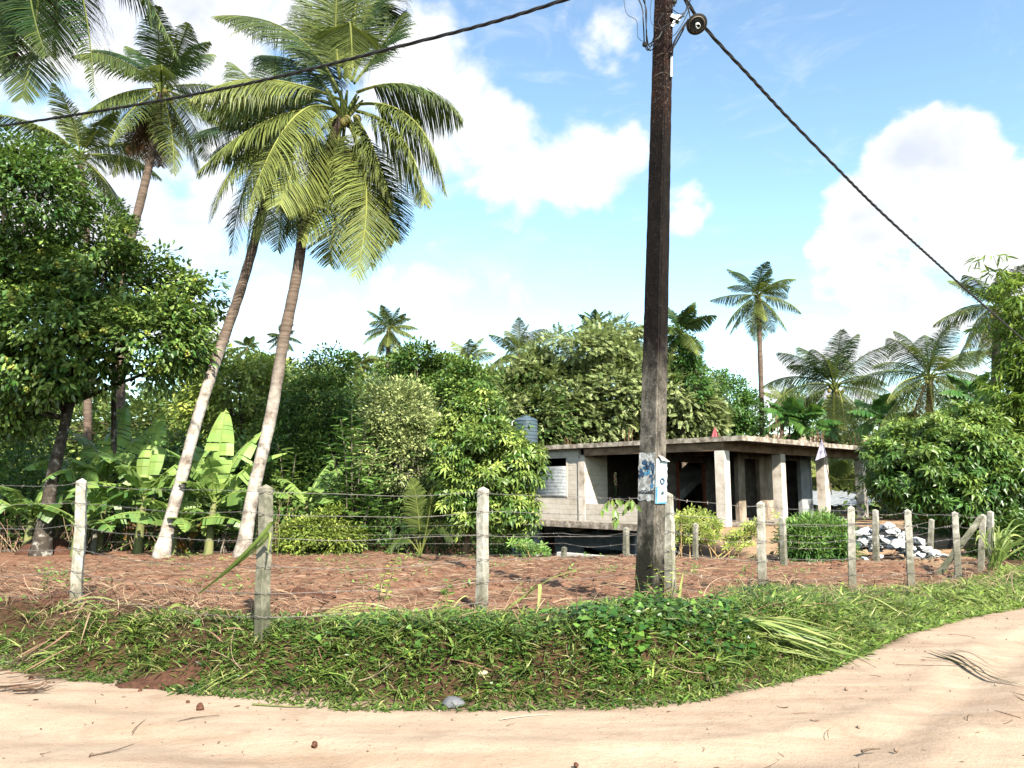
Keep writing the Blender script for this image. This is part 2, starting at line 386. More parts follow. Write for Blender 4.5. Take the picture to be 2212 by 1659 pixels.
# ---------- palms ----------
def bez(p0, pm, p2, n=26):
    c = 2*pm-.5*(p0+p2); t = np.linspace(0, 1, n)[:,None]
    return (1-t)**2*p0+2*t*(1-t)*c+t*t*p2
def frond(mb, pts, ll=.8, nl=70, w=.035, tint=.3, droop=.35, r0=.035, roll=0.0, r=rng, rach=True, start=.14, brown=0.0):
    pts = np.asarray(pts, float); n = len(pts)
    L = np.linalg.norm(np.diff(pts, axis=0), axis=1).sum()
    if rach: mb.tube(pts[:: max(1, n//12)] if n > 14 else pts, np.linspace(r0, r0*.15, len(pts[:: max(1, n//12)] if n > 14 else pts)), 4, tint=min(1, tint+.35), caps=False)
    T = nrm(np.gradient(pts, axis=0))
    d0 = pts[-1]-pts[0]; hd = A(d0[0], d0[1], 0)
    if np.linalg.norm(hd) < .15*L: hd = hd+A(.3*L, -.3*L, 0)
    side = nrm(np.cross(nrm(hd), A(0,0,1)))
    tt = np.linspace(start, .995, nl)
    fi = tt*(n-1); i0 = np.minimum(fi.astype(int), n-2); fr_ = (fi-i0)[:,None]
    p = pts[i0]*(1-fr_)+pts[i0+1]*fr_; t_ = nrm(T[i0]*(1-fr_)+T[i0+1]*fr_)
    S = side-(t_*side).sum(1, keepdims=True)*t_; S = nrm(S); N = np.cross(t_, S); N = N*np.sign(N[:,2:3]+.2+1e-6)
    if roll:
        cr, sr = math.cos(roll), math.sin(roll); S, N = S*cr+N*sr, N*cr-S*sr
    prof = np.clip(np.sin(np.clip((tt-start)/(1-start), 0, 1)**.75*PI*.86+.28), .12, 1)
    for sg in (-1, 1):
        m = nl
        fwd = (.25+.75*tt**1.5)[:,None]
        nc = .25-.85*np.sqrt(np.clip(1-t_[:,2:3]**2, 0, 1))*np.clip(1.15-.35*tt[:,None], 0, 1)
        D = nrm(sg*S+t_*fwd+N*(nc+r.normal(0, .07, (m,1)))+r.normal(0, .045, (m,3)))
        lg = (ll*prof*(1+r.normal(0, .08, m)))[:,None]
        dr = droop*.75*(1+r.normal(0, .22, m))[:,None]
        dn = A(0,0,-1)
        m1 = p+D*lg*.5+dn*lg*dr*.18; m2 = p+D*lg*(.82)+dn*lg*dr*.55; tp = p+D*lg*(1-.25*dr)+dn*lg*dr*1.05
        W = nrm(t_+N*.25)*(w*(.75+.5*r.random((m,1))))*.5
        V = np.stack([p-W*.7, p+W*.7, m1-W, m1+W, m2-W*.75, m2+W*.75, tp], 1).reshape(-1,3)
        o = (np.arange(m)*7)[:,None]
        Q = np.concatenate([o+np.array([[0,1,3,2]]), o+np.array([[2,3,5,4]])]); Tr = o+np.array([[4,5,6]])
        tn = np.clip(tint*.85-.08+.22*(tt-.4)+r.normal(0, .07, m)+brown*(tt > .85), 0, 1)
        mb.add(V, Q, Tr, np.repeat(tn, 7))
def rand_frond_pts(base, az, el, L, sag, n=18, bend=0.0):
    """stalk leaving at elevation el, bending down under its weight"""
    s_ = np.linspace(0, 1, n); e = el-sag*s_**1.4; a = az+bend*s_
    d = np.stack([np.cos(e)*np.cos(a), np.cos(e)*np.sin(a), np.sin(e)], 1)
    return base+np.vstack([np.zeros(3), np.cumsum((d[1:]+d[:-1])/2*(L/(n-1)), axis=0)])
def trunk_path(px, Ys, extra=None):
    """px list of (u,v), Ys the depth of each"""
    pts = np.array([P(u, v, y) for (u, v), y in zip(px, Ys)])
    t = np.linspace(0, len(pts)-1, 40); k = np.arange(len(pts))
    return np.stack([np.interp(t, k, pts[:,i]) for i in range(3)], 1), pts
def smooth_path(pts, n=40):
    pts = np.asarray(pts, float); k = len(pts)
    ts = np.linspace(0, k-1, n); out = []
    for t in ts:
        i = min(int(t), k-2); f = t-i
        p0 = pts[max(i-1, 0)]; p1 = pts[i]; p2 = pts[i+1]; p3 = pts[min(i+2, k-1)]
        out.append(.5*((2*p1)+(-p0+p2)*f+(2*p0-5*p1+4*p2-p3)*f*f+(-p0+3*p1-3*p2+p3)*f**3))
    return np.array(out)
def palm(label, trunk, r_base, r_top, nf=22, L=3.4, ll=.8, nl=60, w=.04, tints=(.1,.75), seed=1, fronds=None, cat='palm tree', group=None,
         parts=True, nuts=8, low=-1.0, high=1.35, pale=.0, palez=(0,4), sagm=1.0, dead=2, name='coconut_palm', mat_=None, ndroop=.35, skirt=True):
    r = np.random.default_rng(seed)
    path = smooth_path(trunk, 60)
    base = path[0]; top = path[-1]
    root = thing(name, label, cat, base, group=group)
    mb = MB(); n = len(path); s_ = np.linspace(0, 1, n)
    rr = r_top+(r_base-r_top)*(1-s_)**.8+r_base*.45*np.exp(-s_*28)
    rr = rr*(1+.035*np.sin(np.arange(n)*2.1)+r.normal(0, .012, n))
    tz = 1-sstep(palez[0], palez[1], path[:,2])
    path2 = np.vstack([path[:1]-A(0,0,.4), path]); rr = np.concatenate([[rr[0]*1.1], rr])
    mb.tube(path2, rr, 12, tint=np.concatenate([np.repeat(np.concatenate([[tz[0]], tz])*pale, 12), [0,0]]))
    mb.build('trunk', M_ptrunk, root, smooth=True)
    fl = []
    if fronds is None:
        for i in range(nf):
            az = i*2.399+r.normal(0, .15); q = i/(nf-1)
            el = high+(low-high)*q**1.05+r.normal(0, .1)
            LL = L*(1-.25*(1-q)**3)*(1+r.normal(0, .05)); sag = (.80+.25*q)*sagm*(1+r.normal(0, .15))
            if el < -.4: sag *= .5
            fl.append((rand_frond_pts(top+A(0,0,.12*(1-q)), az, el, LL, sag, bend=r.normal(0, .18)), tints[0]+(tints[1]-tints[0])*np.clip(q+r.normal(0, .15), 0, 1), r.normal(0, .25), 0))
        for i in range(dead):
            az = r.random()*6.28
            fl.append((rand_frond_pts(top-A(0,0,.1), az, -.9, L*.75, .6), .5, 0, 1))
    else: fl = fronds
    big = MB()
    for pts, tn, roll, dry in fl:
        mb = MB() if parts else big
        frond(mb, pts, ll, nl, w, tn, ndroop*(1+r.normal(0, .15)), r0=.035*L/3.4, roll=roll, r=r, brown=.15)
        if parts: mb.build('frond', L_palmdry if dry else (mat_ or L_palm), root)
    if not parts: big.build('crown', mat_ or L_palm, root)
    if nuts:
        for k in range(nuts):
            a = r.random()*6.28; q = r.random()
            c = top+A(math.cos(a)*(.2+.15*q), math.sin(a)*(.2+.15*q), -.15-.35*r.random())*(L/3.6)
            b = MB(); sphere(b, c, .085*L/3.6, sq=1.25, seed=k); b.build('coconut', M_coco, root, smooth=True)
    # fibrous leaf bases round the crown heart
    b = MB()
    for k in range(14):
        a = k*2.399; d = A(math.cos(a), math.sin(a), .9+.8*r.random()); d = nrm(d)
        p0 = top-A(0,0,.25)*(L/3.6)+d*.05
        b.tube([p0, p0+d*.3*L/3.6, p0+d*.55*L/3.6], [.06*L/3.6, .045*L/3.6, .02*L/3.6], 5, tint=.6)
    b.build('crown_heart', mat_ or L_palm, root)
    return root
_s = None
def sphere(mb, c, r, sq=1.0, seed=0, rough=.0, tint=0.0, sub=2, scl=None, smoothn=1.5):
    global _s
    import bmesh
    if _s is None: _s = {}
    if sub not in _s:
        bm = bmesh.new(); bmesh.ops.create_icosphere(bm, subdivisions=sub, radius=1)
        _s[sub] = (np.array([v.co[:] for v in bm.verts]), np.array([[v.index for v in f.verts] for f in bm.faces])); bm.free()
    V, T = _s[sub]; V = V.copy()
    if rough:
        k = 1+rough*(fbm(V[:,0]*smoothn+seed*3.1+9, V[:,1]*smoothn+7, V[:,2]*smoothn+5+seed, 3)-.5)*2; V = V*k[:,None]
    V = V*(np.array(scl) if scl is not None else r*A(1,1,sq))
    mb.add(V+np.asarray(c), None, T, tint)
# ---------- broadleaf trees ----------
def blob(u, v, Y, ru, rv, rd=None):
    c = P(u, v, Y); k = Y/F
    return c, A(ru*k, (rd if rd else (ru+rv)/2*k), rv*k)
def tree(label, cat, trunk, blobs, ncl, nlv, ll, mat_, tmpl=LEAF, rc=.4, droop=.25, r0=.15, bark=None, seed=1, group=None, tint=(0,.6), gap=.0, name='leafy_tree',
         lump=.28, limbs=26, flat=.65, wide=1.0, freq=1.1, inner=.55, topt=0.0, crown='crown', stems=None, out=.6):
    r = np.random.default_rng(seed)
    path = smooth_path(trunk, 16); base = path[0]
    root = thing(name, label, cat, base, group=group)
    mb = MB(); s_ = np.linspace(0, 1, len(path))
    p2 = np.vstack([path[:1]-A(0,0,.4), path]); rr = r0*(1-.6*s_)*(1+.06*np.sin(s_*23))+r0*.5*np.exp(-s_*14)
    mb.tube(p2, np.concatenate([[rr[0]*1.15], rr]), 9)
    vol = np.array([np.prod(b[1])**.667 for b in blobs]); vol = vol/vol.sum()
    C = []; O = []; Bi = []
    for bi, (c, R) in enumerate(blobs):
        k = max(6, int(ncl*vol[bi]*1.5)); d = rdir(k, r)
        lp = 1+lump*2*(fbm(d[:,0]*freq+seed+bi*3, d[:,1]*freq+5, d[:,2]*freq+4, 3)-.5)+r.normal(0, .05, k)
        fr_ = np.where(r.random(k) < .72, 1-.16*r.random(k), inner+(1-inner)*r.random(k))
        p = c+d*R*(lp*fr_)[:,None]
        keep = np.ones(k, bool)
        for bj, (c2, R2) in enumerate(blobs):
            if bj != bi:
                q = (((p-c2)/R2)**2).sum(1); keep &= (q > .45)|(r.random(k) < .15)
        g_ = fbm(p[:,0]*1.3/rc*.35+seed, p[:,1]*1.3/rc*.35, p[:,2]*1.3/rc*.35+2, 2); keep &= g_ > gap
        C.append(p[keep]); O.append(d[keep]); Bi.append(np.full(keep.sum(), bi))
    C = np.vstack(C); O = np.vstack(O); Bi = np.concatenate(Bi)
    # limbs
    sel = r.permutation(len(C))[:limbs]
    for k in sel:
        t0 = .55+.45*r.random(); i0 = int(t0*(len(path)-1)); a = path[i0]; e = C[k]; bc = blobs[Bi[k]][0]
        m = (a+bc)/2*.55+e*.45*.6+a*.45*.4; m = (a*.35+bc*.35+e*.3)+r.normal(0, .12, 3)*rc
        mb.tube(bez(a, m, e, 9), np.linspace(rr[i0]*.55, max(.008, r0*.05), 9), 5, caps=False)
    if stems:
        for sp in stems: mb.tube(smooth_path(sp, 10), np.linspace(r0*.8, r0*.25, 10), 7)
    mb.build('trunk', bark or M_bark, root, smooth=True)
    # leaves
    nC = len(C); rcs = rc*(.65+.7*r.random(nC)); tc = np.clip(tint[0]+(tint[1]-tint[0])*(r.random(nC)**1.3), 0, 1)
    ci = np.repeat(np.arange(nC), nlv); m = len(ci)
    off = rdir(m, r)*(r.random((m,1))**.45)*A(wide, wide, flat)
    pos = C[ci]+off*rcs[ci][:,None]
    d = nrm(off*.8+O[ci]*out+r.normal(0, .45, (m,3))+A(0,0,-droop))
    up = nrm(A(0,0,1)+O[ci]*.5+r.normal(0, .35, (m,3)))
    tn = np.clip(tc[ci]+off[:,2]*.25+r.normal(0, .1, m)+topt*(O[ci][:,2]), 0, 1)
    b = MB(); b.inst(tmpl, pos, d, up, ll*(.65+.6*r.random(m)), tn)
    b.build(crown, mat_, root)
    return root, C, O
def at_ground(u, v_unused, Y):
    p = P(u, v_unused, Y); return A(p[0], p[1], Gz(p[0], p[1]))

# left rambutan trees
tb = at_ground(92, 1150, 17.6)
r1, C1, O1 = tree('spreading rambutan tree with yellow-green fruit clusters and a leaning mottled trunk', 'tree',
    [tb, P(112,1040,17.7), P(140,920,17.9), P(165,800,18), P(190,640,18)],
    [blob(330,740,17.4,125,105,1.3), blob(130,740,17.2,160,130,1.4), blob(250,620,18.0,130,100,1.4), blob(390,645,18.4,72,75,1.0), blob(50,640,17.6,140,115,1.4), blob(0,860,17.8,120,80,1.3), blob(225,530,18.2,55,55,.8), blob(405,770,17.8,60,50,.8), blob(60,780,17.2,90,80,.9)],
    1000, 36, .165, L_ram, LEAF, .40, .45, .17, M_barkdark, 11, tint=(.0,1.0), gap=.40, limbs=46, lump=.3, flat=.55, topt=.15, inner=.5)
b = MB()
fruit_mesh = None
rr_ = np.random.default_rng(5)
selp = [(p, o) for p, o in zip(C1, O1) if o[1] < .1 and p[2] > 3.6]
for k in range(85):
    p, o = selp[rr_.integers(len(selp))]; c = p+o*.22+rr_.normal(0, .1, 3)-A(0,0,.06)
    if fruit_mesh is None:
        for q in range(11): sphere(b, rdir(1, rr_)[0]*.075*rr_.random()**.4, .026, sub=1, rough=.3, seed=q, tint=rr_.random())
        fo = b.build('fruit_cluster', leafmat('rambutan_fruit', (.18,.25,.03), (.30,.31,.06), 0, .3, .6), None)
        fruit_mesh = fo
    else:
        fo = fruit_mesh.copy(); col.objects.link(fo)
    fo.parent = r1; fo.location = Vector(c)-r1.location; fo.rotation_euler = tuple(rr_.random(3)*6); s_ = .8+.6*rr_.random(); fo.scale = (s_,)*3
tb = at_ground(-60, 1150, 17.5)
tree('dark rounded tree crowding in at the left edge above the rambutan crown', 'tree', [tb, P(-50,900,18.5), P(0,600,18.5)],
    [blob(60,440,17.5,120,125,1.6), blob(-60,470,17.5,130,150,1.7), blob(110,360,17.8,45,45,.6), blob(30,330,17.6,60,50,.8), blob(20,560,17.4,120,90,1.4)], 400, 38, .15, L_ram, LEAF, .38, .3, .2, M_barkdark, 12, tint=(0,.45), gap=.33, limbs=20)
tb = at_ground(250, 1150, 19)
tree('slender tree with sparse dark twigs poking above the rambutan crown', 'tree', [tb, P(245,800,19), P(240,520,19)],
    [blob(235,475,19,38,50,.6), blob(262,500,19,30,40,.5), blob(215,520,19,35,35,.5)], 70, 20, .13, L_dark, LEAF, .22, .1, .08, M_barkdark, 13, tint=(0,.4), gap=.4, limbs=30)

# middle trees, left to right
def T(label, cat, bu, Y, blobs, ncl, nlv, ll, m, **k):
    top = blobs[0][0]; b0 = at_ground(bu, 1150, Y)
    return tree(label, cat, [b0, (b0*.6+top*.4)+A(.1,0,0), (b0*.25+top*.75)], blobs, ncl, nlv, ll, m, **k)
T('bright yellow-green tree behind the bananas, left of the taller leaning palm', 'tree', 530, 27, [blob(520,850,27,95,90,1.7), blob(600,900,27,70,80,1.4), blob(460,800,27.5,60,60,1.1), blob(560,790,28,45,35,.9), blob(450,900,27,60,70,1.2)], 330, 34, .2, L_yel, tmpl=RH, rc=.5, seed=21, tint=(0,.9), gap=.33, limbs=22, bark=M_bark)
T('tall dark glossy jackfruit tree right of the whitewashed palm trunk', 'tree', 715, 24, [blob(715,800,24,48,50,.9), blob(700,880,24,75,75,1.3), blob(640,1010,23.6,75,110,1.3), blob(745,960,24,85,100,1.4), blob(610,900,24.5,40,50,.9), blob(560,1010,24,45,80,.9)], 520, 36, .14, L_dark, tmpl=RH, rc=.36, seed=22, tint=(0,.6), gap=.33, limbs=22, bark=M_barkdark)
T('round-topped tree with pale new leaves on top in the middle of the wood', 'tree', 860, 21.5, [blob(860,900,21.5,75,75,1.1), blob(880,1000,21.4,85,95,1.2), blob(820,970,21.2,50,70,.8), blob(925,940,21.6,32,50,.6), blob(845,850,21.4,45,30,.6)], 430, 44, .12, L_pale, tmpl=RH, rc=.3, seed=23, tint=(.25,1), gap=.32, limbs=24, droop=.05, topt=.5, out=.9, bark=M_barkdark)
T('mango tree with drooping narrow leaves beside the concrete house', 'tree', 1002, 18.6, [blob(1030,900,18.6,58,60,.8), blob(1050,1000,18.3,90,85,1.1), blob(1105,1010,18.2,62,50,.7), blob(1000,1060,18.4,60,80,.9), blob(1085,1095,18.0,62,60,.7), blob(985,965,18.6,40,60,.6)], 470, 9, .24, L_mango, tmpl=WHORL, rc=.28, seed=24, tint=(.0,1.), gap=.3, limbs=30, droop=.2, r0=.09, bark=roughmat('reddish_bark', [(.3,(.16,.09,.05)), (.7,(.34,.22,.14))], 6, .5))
T('dark dense tree crown between the two small far palms', 'tree', 900, 36, [blob(905,790,36,52,45,1.4), blob(960,815,36,55,50,1.4), blob(1010,840,35,50,50,1.3), blob(860,800,37,35,30,1.0)], 300, 30, .2, L_dark, tmpl=DIA, rc=.5, seed=25, tint=(0,.7), gap=.33, limbs=12)
T('big feathery pale green tree spreading behind the flat roof', 'tree', 1270, 49, [blob(1255,765,49,115,50,3.2), blob(1180,860,48,110,80,2.8), blob(1330,850,48.5,110,95,2.8), blob(1440,860,49,90,78,2.6), blob(1505,900,49.5,58,52,1.8), blob(1250,910,48,130,50,2.4), blob(1320,722,49.5,55,24,1.6), blob(1120,880,47.5,60,58,1.8), blob(1150,790,48,45,30,1.2)], 1250, 20, .46, L_feather, tmpl=SPRIGS, rc=.72, seed=26, tint=(0,.8), gap=.39, limbs=60, flat=.4, r0=.35, lump=.3, droop=.15, bark=roughmat('pale_bark', [(.3,(.20,.16,.12)), (.7,(.38,.33,.27))], 4, .4))
T('deep green conical tree right of the feathery tree', 'tree', 1575, 52, [blob(1570,880,52,55,65,2.1), blob(1545,830,52,28,30,1.), blob(1610,900,52,40,50,1.5), blob(1600,850,52.3,22,25,.9)], 330, 30, .22, L_green, tmpl=DIA, rc=.55, seed=27, tint=(0,.5), gap=.3, limbs=10)
T('small rounded dark tree on the slope behind the yellow-green tree', 'tree', 565, 52, [blob(562,800,52,30,28,1.1), blob(545,815,52,20,20,.8)], 120, 30, .3, L_green, tmpl=DIA, rc=.6, seed=28, tint=(0,.4), limbs=6)
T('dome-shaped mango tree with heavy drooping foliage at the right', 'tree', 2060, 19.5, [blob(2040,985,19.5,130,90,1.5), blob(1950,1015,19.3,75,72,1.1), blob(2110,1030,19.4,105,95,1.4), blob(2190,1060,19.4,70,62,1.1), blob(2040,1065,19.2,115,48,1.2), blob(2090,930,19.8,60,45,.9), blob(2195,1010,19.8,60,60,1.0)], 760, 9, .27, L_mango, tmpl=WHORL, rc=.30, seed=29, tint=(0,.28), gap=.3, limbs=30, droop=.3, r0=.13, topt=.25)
T('low dark shrub growing at the road corner behind the last fence post', 'shrub', 2190, 17, [blob(2185,1190,17,60,50,.8), blob(2230,1170,17,60,60,.9)], 150, 26, .12, L_mid, tmpl=LEAF, rc=.25, seed=30, tint=(0,.3), limbs=16, r0=.04, name='shrub')
T('rounded bright bush with fine narrow leaves in front of the house columns', 'bush', 1762, 16.8, [blob(1762,1165,16.8,62,50,.7), blob(1730,1175,16.7,35,40,.5), blob(1800,1175,16.8,32,40,.5)], 200, 40, .13, L_green, tmpl=leaf_t(.10,.02,.15), rc=.22, seed=31, tint=(0,.9), limbs=30, r0=.03, name='bush', droop=-.2, topt=.4)
T('low light green creeper-covered bush between the fence posts at the plot edge', 'bush', 690, 18.3, [blob(690,1160,18.3,60,42,.7), blob(740,1165,18.2,38,35,.5), blob(650,1165,18.3,36,36,.5), blob(720,1125,18.4,35,25,.4)], 210, 36, .10, L_yel, tmpl=LEAF, rc=.24, seed=32, tint=(0,.5), limbs=20, r0=.04, name='bush')

# pinnate-leaved shrub (upright arching shoots)
def pinnate(label, u, Y, shoots, seed, m=L_green, ll=.42, group=None, cat='shrub'):
    r = np.random.default_rng(seed); b0 = at_ground(u, 1150, Y); root = thing('pinnate_shrub', label, cat, b0, group=group)
    mb = MB(); lf = MB()
    for (tu, tv) in shoots:
        e = P(tu, tv, Y+r.normal(0, .3)); p = bez(b0+r.normal(0,.15,3)*A(1,1,0), (b0+e)/2+A(0,0,.3), e, 24)
        mb.tube(p, np.linspace(.022, .006, 24), 5)
        n = 34; t = np.linspace(.2, 1, n)*23; i = np.minimum(t.astype(int), 22); q = p[i]+(p[np.minimum(i+1, 23)]-p[i])*(t-i)[:,None]
        a = np.arange(n)*2.399; d = np.stack([np.cos(a), np.sin(a), .35+0*a], 1)
        lf.inst(SPRIGF, q, nrm(d+r.normal(0,.15,(n,3))), nrm(A(0,0,1)+r.normal(0,.2,(n,3))), ll*(1-.4*np.linspace(0,1,n)**3)*(.8+.4*r.random(n)), np.clip(.2+.6*r.random(n), 0, 1))
    mb.build('stem', M_bark, root, smooth=True); lf.build('foliage', m, root)
pinnate('airy shrub of upright shoots with ladder-like leaves in the centre of the wood edge', 760, 18.7, [(760,890),(735,905),(790,930),(820,960),(710,960),(840,1030),(700,1040),(770,1010),(800,1060),(740,1060),(850,1090),(720,1110),(820,1120)], 41)
pinnate('thin shrub with ladder-like leaves on the slope above the banana clump', 620, 21, [(600,960),(640,980),(610,1030),(570,1020)], 42, L_mid)
pinnate('small ladder-leaved shrub under the leaning palm trunk', 480, 18.2, [(470,1060),(500,1075),(520,1100),(440,1100)], 43)

# ---------- bananas ----------
def banana_leaf(mb, base, az, el, L, W, sag, tint, r, torn=.38):
    n = 22; p = rand_frond_pts(base, az, el, L, sag, n); T_ = nrm(np.gradient(p, axis=0))
    side = nrm(np.cross(A(math.cos(az), math.sin(az), 0), A(0,0,1))); N = np.cross(side, T_)
    t = np.linspace(0, 1, n); w = W*np.clip(np.sin(np.clip((t-.16)/.84, 0, 1)**.62*PI), 0, 1)**.6; w[t < .16] = 0
    mb.tube(p, np.linspace(.028, .006, n), 5, tint=.9, caps=False)
    for sg in (-1, 1):
        drop = 0.15
        for i in range(3, n-1):
            if r.random() < torn: drop = r.random()*1.3
            gapw = (.05+.35*r.random())*(r.random() < torn)
            a0, a1 = p[i], p[i+1]*(1-gapw)+p[i]*gapw
            def edge(q, N_, ww, f): return q+sg*side*ww*f*(1-.25*drop)+N_*ww*(.25*f-f*f*drop)
            V = [a0, a1, edge(a0, N[i], w[i], .5), edge(a1, N[i+1], w[i+1], .5), edge(a0, N[i], w[i], 1), edge(a1, N[i+1], w[i+1], 1)]
            mb.add(np.array(V), [[0,1,3,2],[2,3,5,4]] if sg > 0 else [[0,2,3,1],[2,4,5,3]], tint=np.clip(tint+.1*math.sin(i*2.2), 0, 1))
def banana(label, u, Y, h, leaves, seed, group='banana plants at the edge of the wood', dry=1):
    r = np.random.default_rng(seed); b0 = at_ground(u, 1150, Y)
    root = thing('banana_plant', label, 'banana plant', b0, group=group)
    top = b0+A(.08,0,h); mb = MB(); pth = smooth_path([b0-A(0,0,.2), b0+A(.03,0,h*.5), top], 10)
    mb.tube(pth, np.linspace(.12, .06, 10), 9, tint=.5)
    mb.build('stem', roughmat('banana_stem', [(.35,(.10,.13,.04)), (.6,(.22,.22,.09)), (.75,(.20,.12,.06))], 5, .3, stretch=(2,2,.4)), root, smooth=True)
    for (az, el, L, W, sag, tn) in leaves:
        L *= 1.15; W *= 1.15; tn = min(1, tn+.15)
        b = MB(); banana_leaf(b, top-A(0,0,.1*r.random()), az, el, L, W, sag, tn, r); b.build('leaf', L_banana, root)
    for k in range(5):
        b = MB(); a_ = r.random()*6.28; banana_leaf(b, top-A(0,0,.05+.2*r.random()), a_, .3+.9*r.random(), 1.3+.8*r.random(), .24+.06*r.random(), .8+.7*r.random(), r.random(), r); b.build('leaf', L_banana, root)
    for k in range(dry):
        b = MB(); banana_leaf(b, top-A(0,0,.25), r.random()*6, -.6, 1.1, .16, .8, .1+.8*r.random(), r, .6); b.build('leaf', L_bandry, root)['label'] = 'dead yellowed leaf hanging down'
U = math.radians
banana('broad banana plant left of the leaning trunks with big leaves standing up', 215, 18.7, 1.7, [(U(100),1.35,2.2,.34,.5,.5),(U(60),1.2,2.0,.32,.8,.6),(U(150),1.1,1.9,.30,1.0,.3),(U(10),.9,1.8,.30,1.3,.8),(U(200),.8,1.8,.28,1.5,.3),(U(-60),.9,1.6,.28,1.5,.2),(U(-120),.7,1.5,.28,1.6,.1)], 51)
banana('banana plant with a yellowing torn leaf behind the first fence posts', 300, 18.1, 1.4, [(U(95),1.4,2.0,.3,.4,.7),(U(30),1.0,1.9,.3,1.0,.9),(U(170),1.0,1.9,.3,1.1,.4),(U(-30),.7,1.7,.28,1.4,.5),(U(220),.6,1.6,.28,1.5,.2),(U(-90),1.0,1.5,.26,1.3,.4),(U(0),.4,1.9,.28,1.0,.3)], 52, dry=2)
banana('banana plant with leaves fanning upright between the two leaning palm trunks', 452, 17.9, 1.25, [(U(88),1.5,2.0,.33,.25,.9),(U(50),1.25,1.9,.32,.6,.7),(U(20),1.0,1.8,.3,.9,.8),(U(140),1.15,1.7,.28,.8,.5),(U(-20),.6,1.5,.26,1.3,.3),(U(200),.6,1.5,.26,1.3,.2),(U(-80),1.2,1.3,.26,.9,.8)], 53)
banana('low banana plant left of the leaning mottled trunk at the far left', 60, 18.3, .9, [(U(80),1.2,1.5,.25,.7,.3),(U(20),.8,1.5,.25,1.1,.5),(U(160),.8,1.5,.25,1.2,.1),(U(-60),.7,1.3,.22,1.3,.2)], 54)
banana('bluish drooping banana plant in front of the tree trunk at left', 165, 17.5, .8, [(U(110),1.3,1.5,.26,.6,.2),(U(30),.7,1.5,.26,1.2,.3),(U(200),.7,1.5,.26,1.2,.1),(U(-50),.8,1.3,.24,1.4,.1)], 55, dry=0)
banana('small banana plant with low spreading leaves at the plot edge under the left palm', 372, 17.6, .7, [(U(120),.7,1.7,.24,1.1,.2),(U(60),.9,1.4,.24,.9,.5),(U(0),.5,1.6,.22,1.2,.3),(U(-40),.8,1.2,.22,1.2,.2),(U(210),.6,1.4,.22,1.2,.2)], 56, dry=1)
banana('single banana plant half hidden in the dark trees right of the white trunk', 655, 19.6, 1.2, [(U(170),.5,1.5,.2,.9,.5),(U(60),1.2,1.4,.24,.7,.4),(U(-60),.7,1.2,.22,1.2,.4),(U(10),.6,1.4,.22,1.2,.3)], 57, dry=0)

# ---------- bamboo ----------
def bamboo():
    r = np.random.default_rng(61); b0 = at_ground(2330, 1150, 20.0)
    root = thing('bamboo_clump', 'tall clump of bright green leafy bamboo leaning in at the right edge', 'bamboo', b0)
    tops = [(2150,600),(2190,570),(2165,720),(2200,650),(2145,552),(2175,640),(2215,690),(2130,700),(2250,600),(2190,760),(2160,830),(2240,800),(2290,700),(2135,790),(2210,880)]
    lf = MB()
    for k, (u, v) in enumerate(tops):
        Y = 19.8+r.normal(0, .5); e = P(u, v, Y); s0 = b0+r.normal(0, .25, 3)*A(1,1,0)
        p = bez(s0, (s0*.4+P(2225, v*.55+420, Y)*.6), e, 26); m = MB(); m.tube(p, np.linspace(.03, .006, 26), 6); m.build('culm', M_culm, root, smooth=True)
        for i in range(13, 26):
            if r.random() < .2: continue
            for q in range(int(r.integers(2, 8))):
                a = r.random()*6.28; d = nrm(A(math.cos(a), math.sin(a), .1)); Lb = .35+.5*r.random()*(1-i/34)
                e2 = p[i]+d*Lb-A(0,0,.1); n = 13
                t = r.random(n)[:,None]; pos = p[i]*(1-t)+e2*t+r.normal(0, .05, (n,3))
                lf.inst(leaf_t(.085,.015,.2), pos, nrm(d+r.normal(0,.7,(n,3))+A(0,0,-.6)), nrm(A(0,0,1)+r.normal(0,.4,(n,3))), .24+.12*r.random(n), r.random(n)*(.2+.8*(r.random() < .5)))
    lf.build('foliage', L_bamboo, root)
M_culm = roughmat('bamboo_culm', [(.3,(.07,.10,.025)), (.7,(.19,.19,.07))], 5, .1)
bamboo()

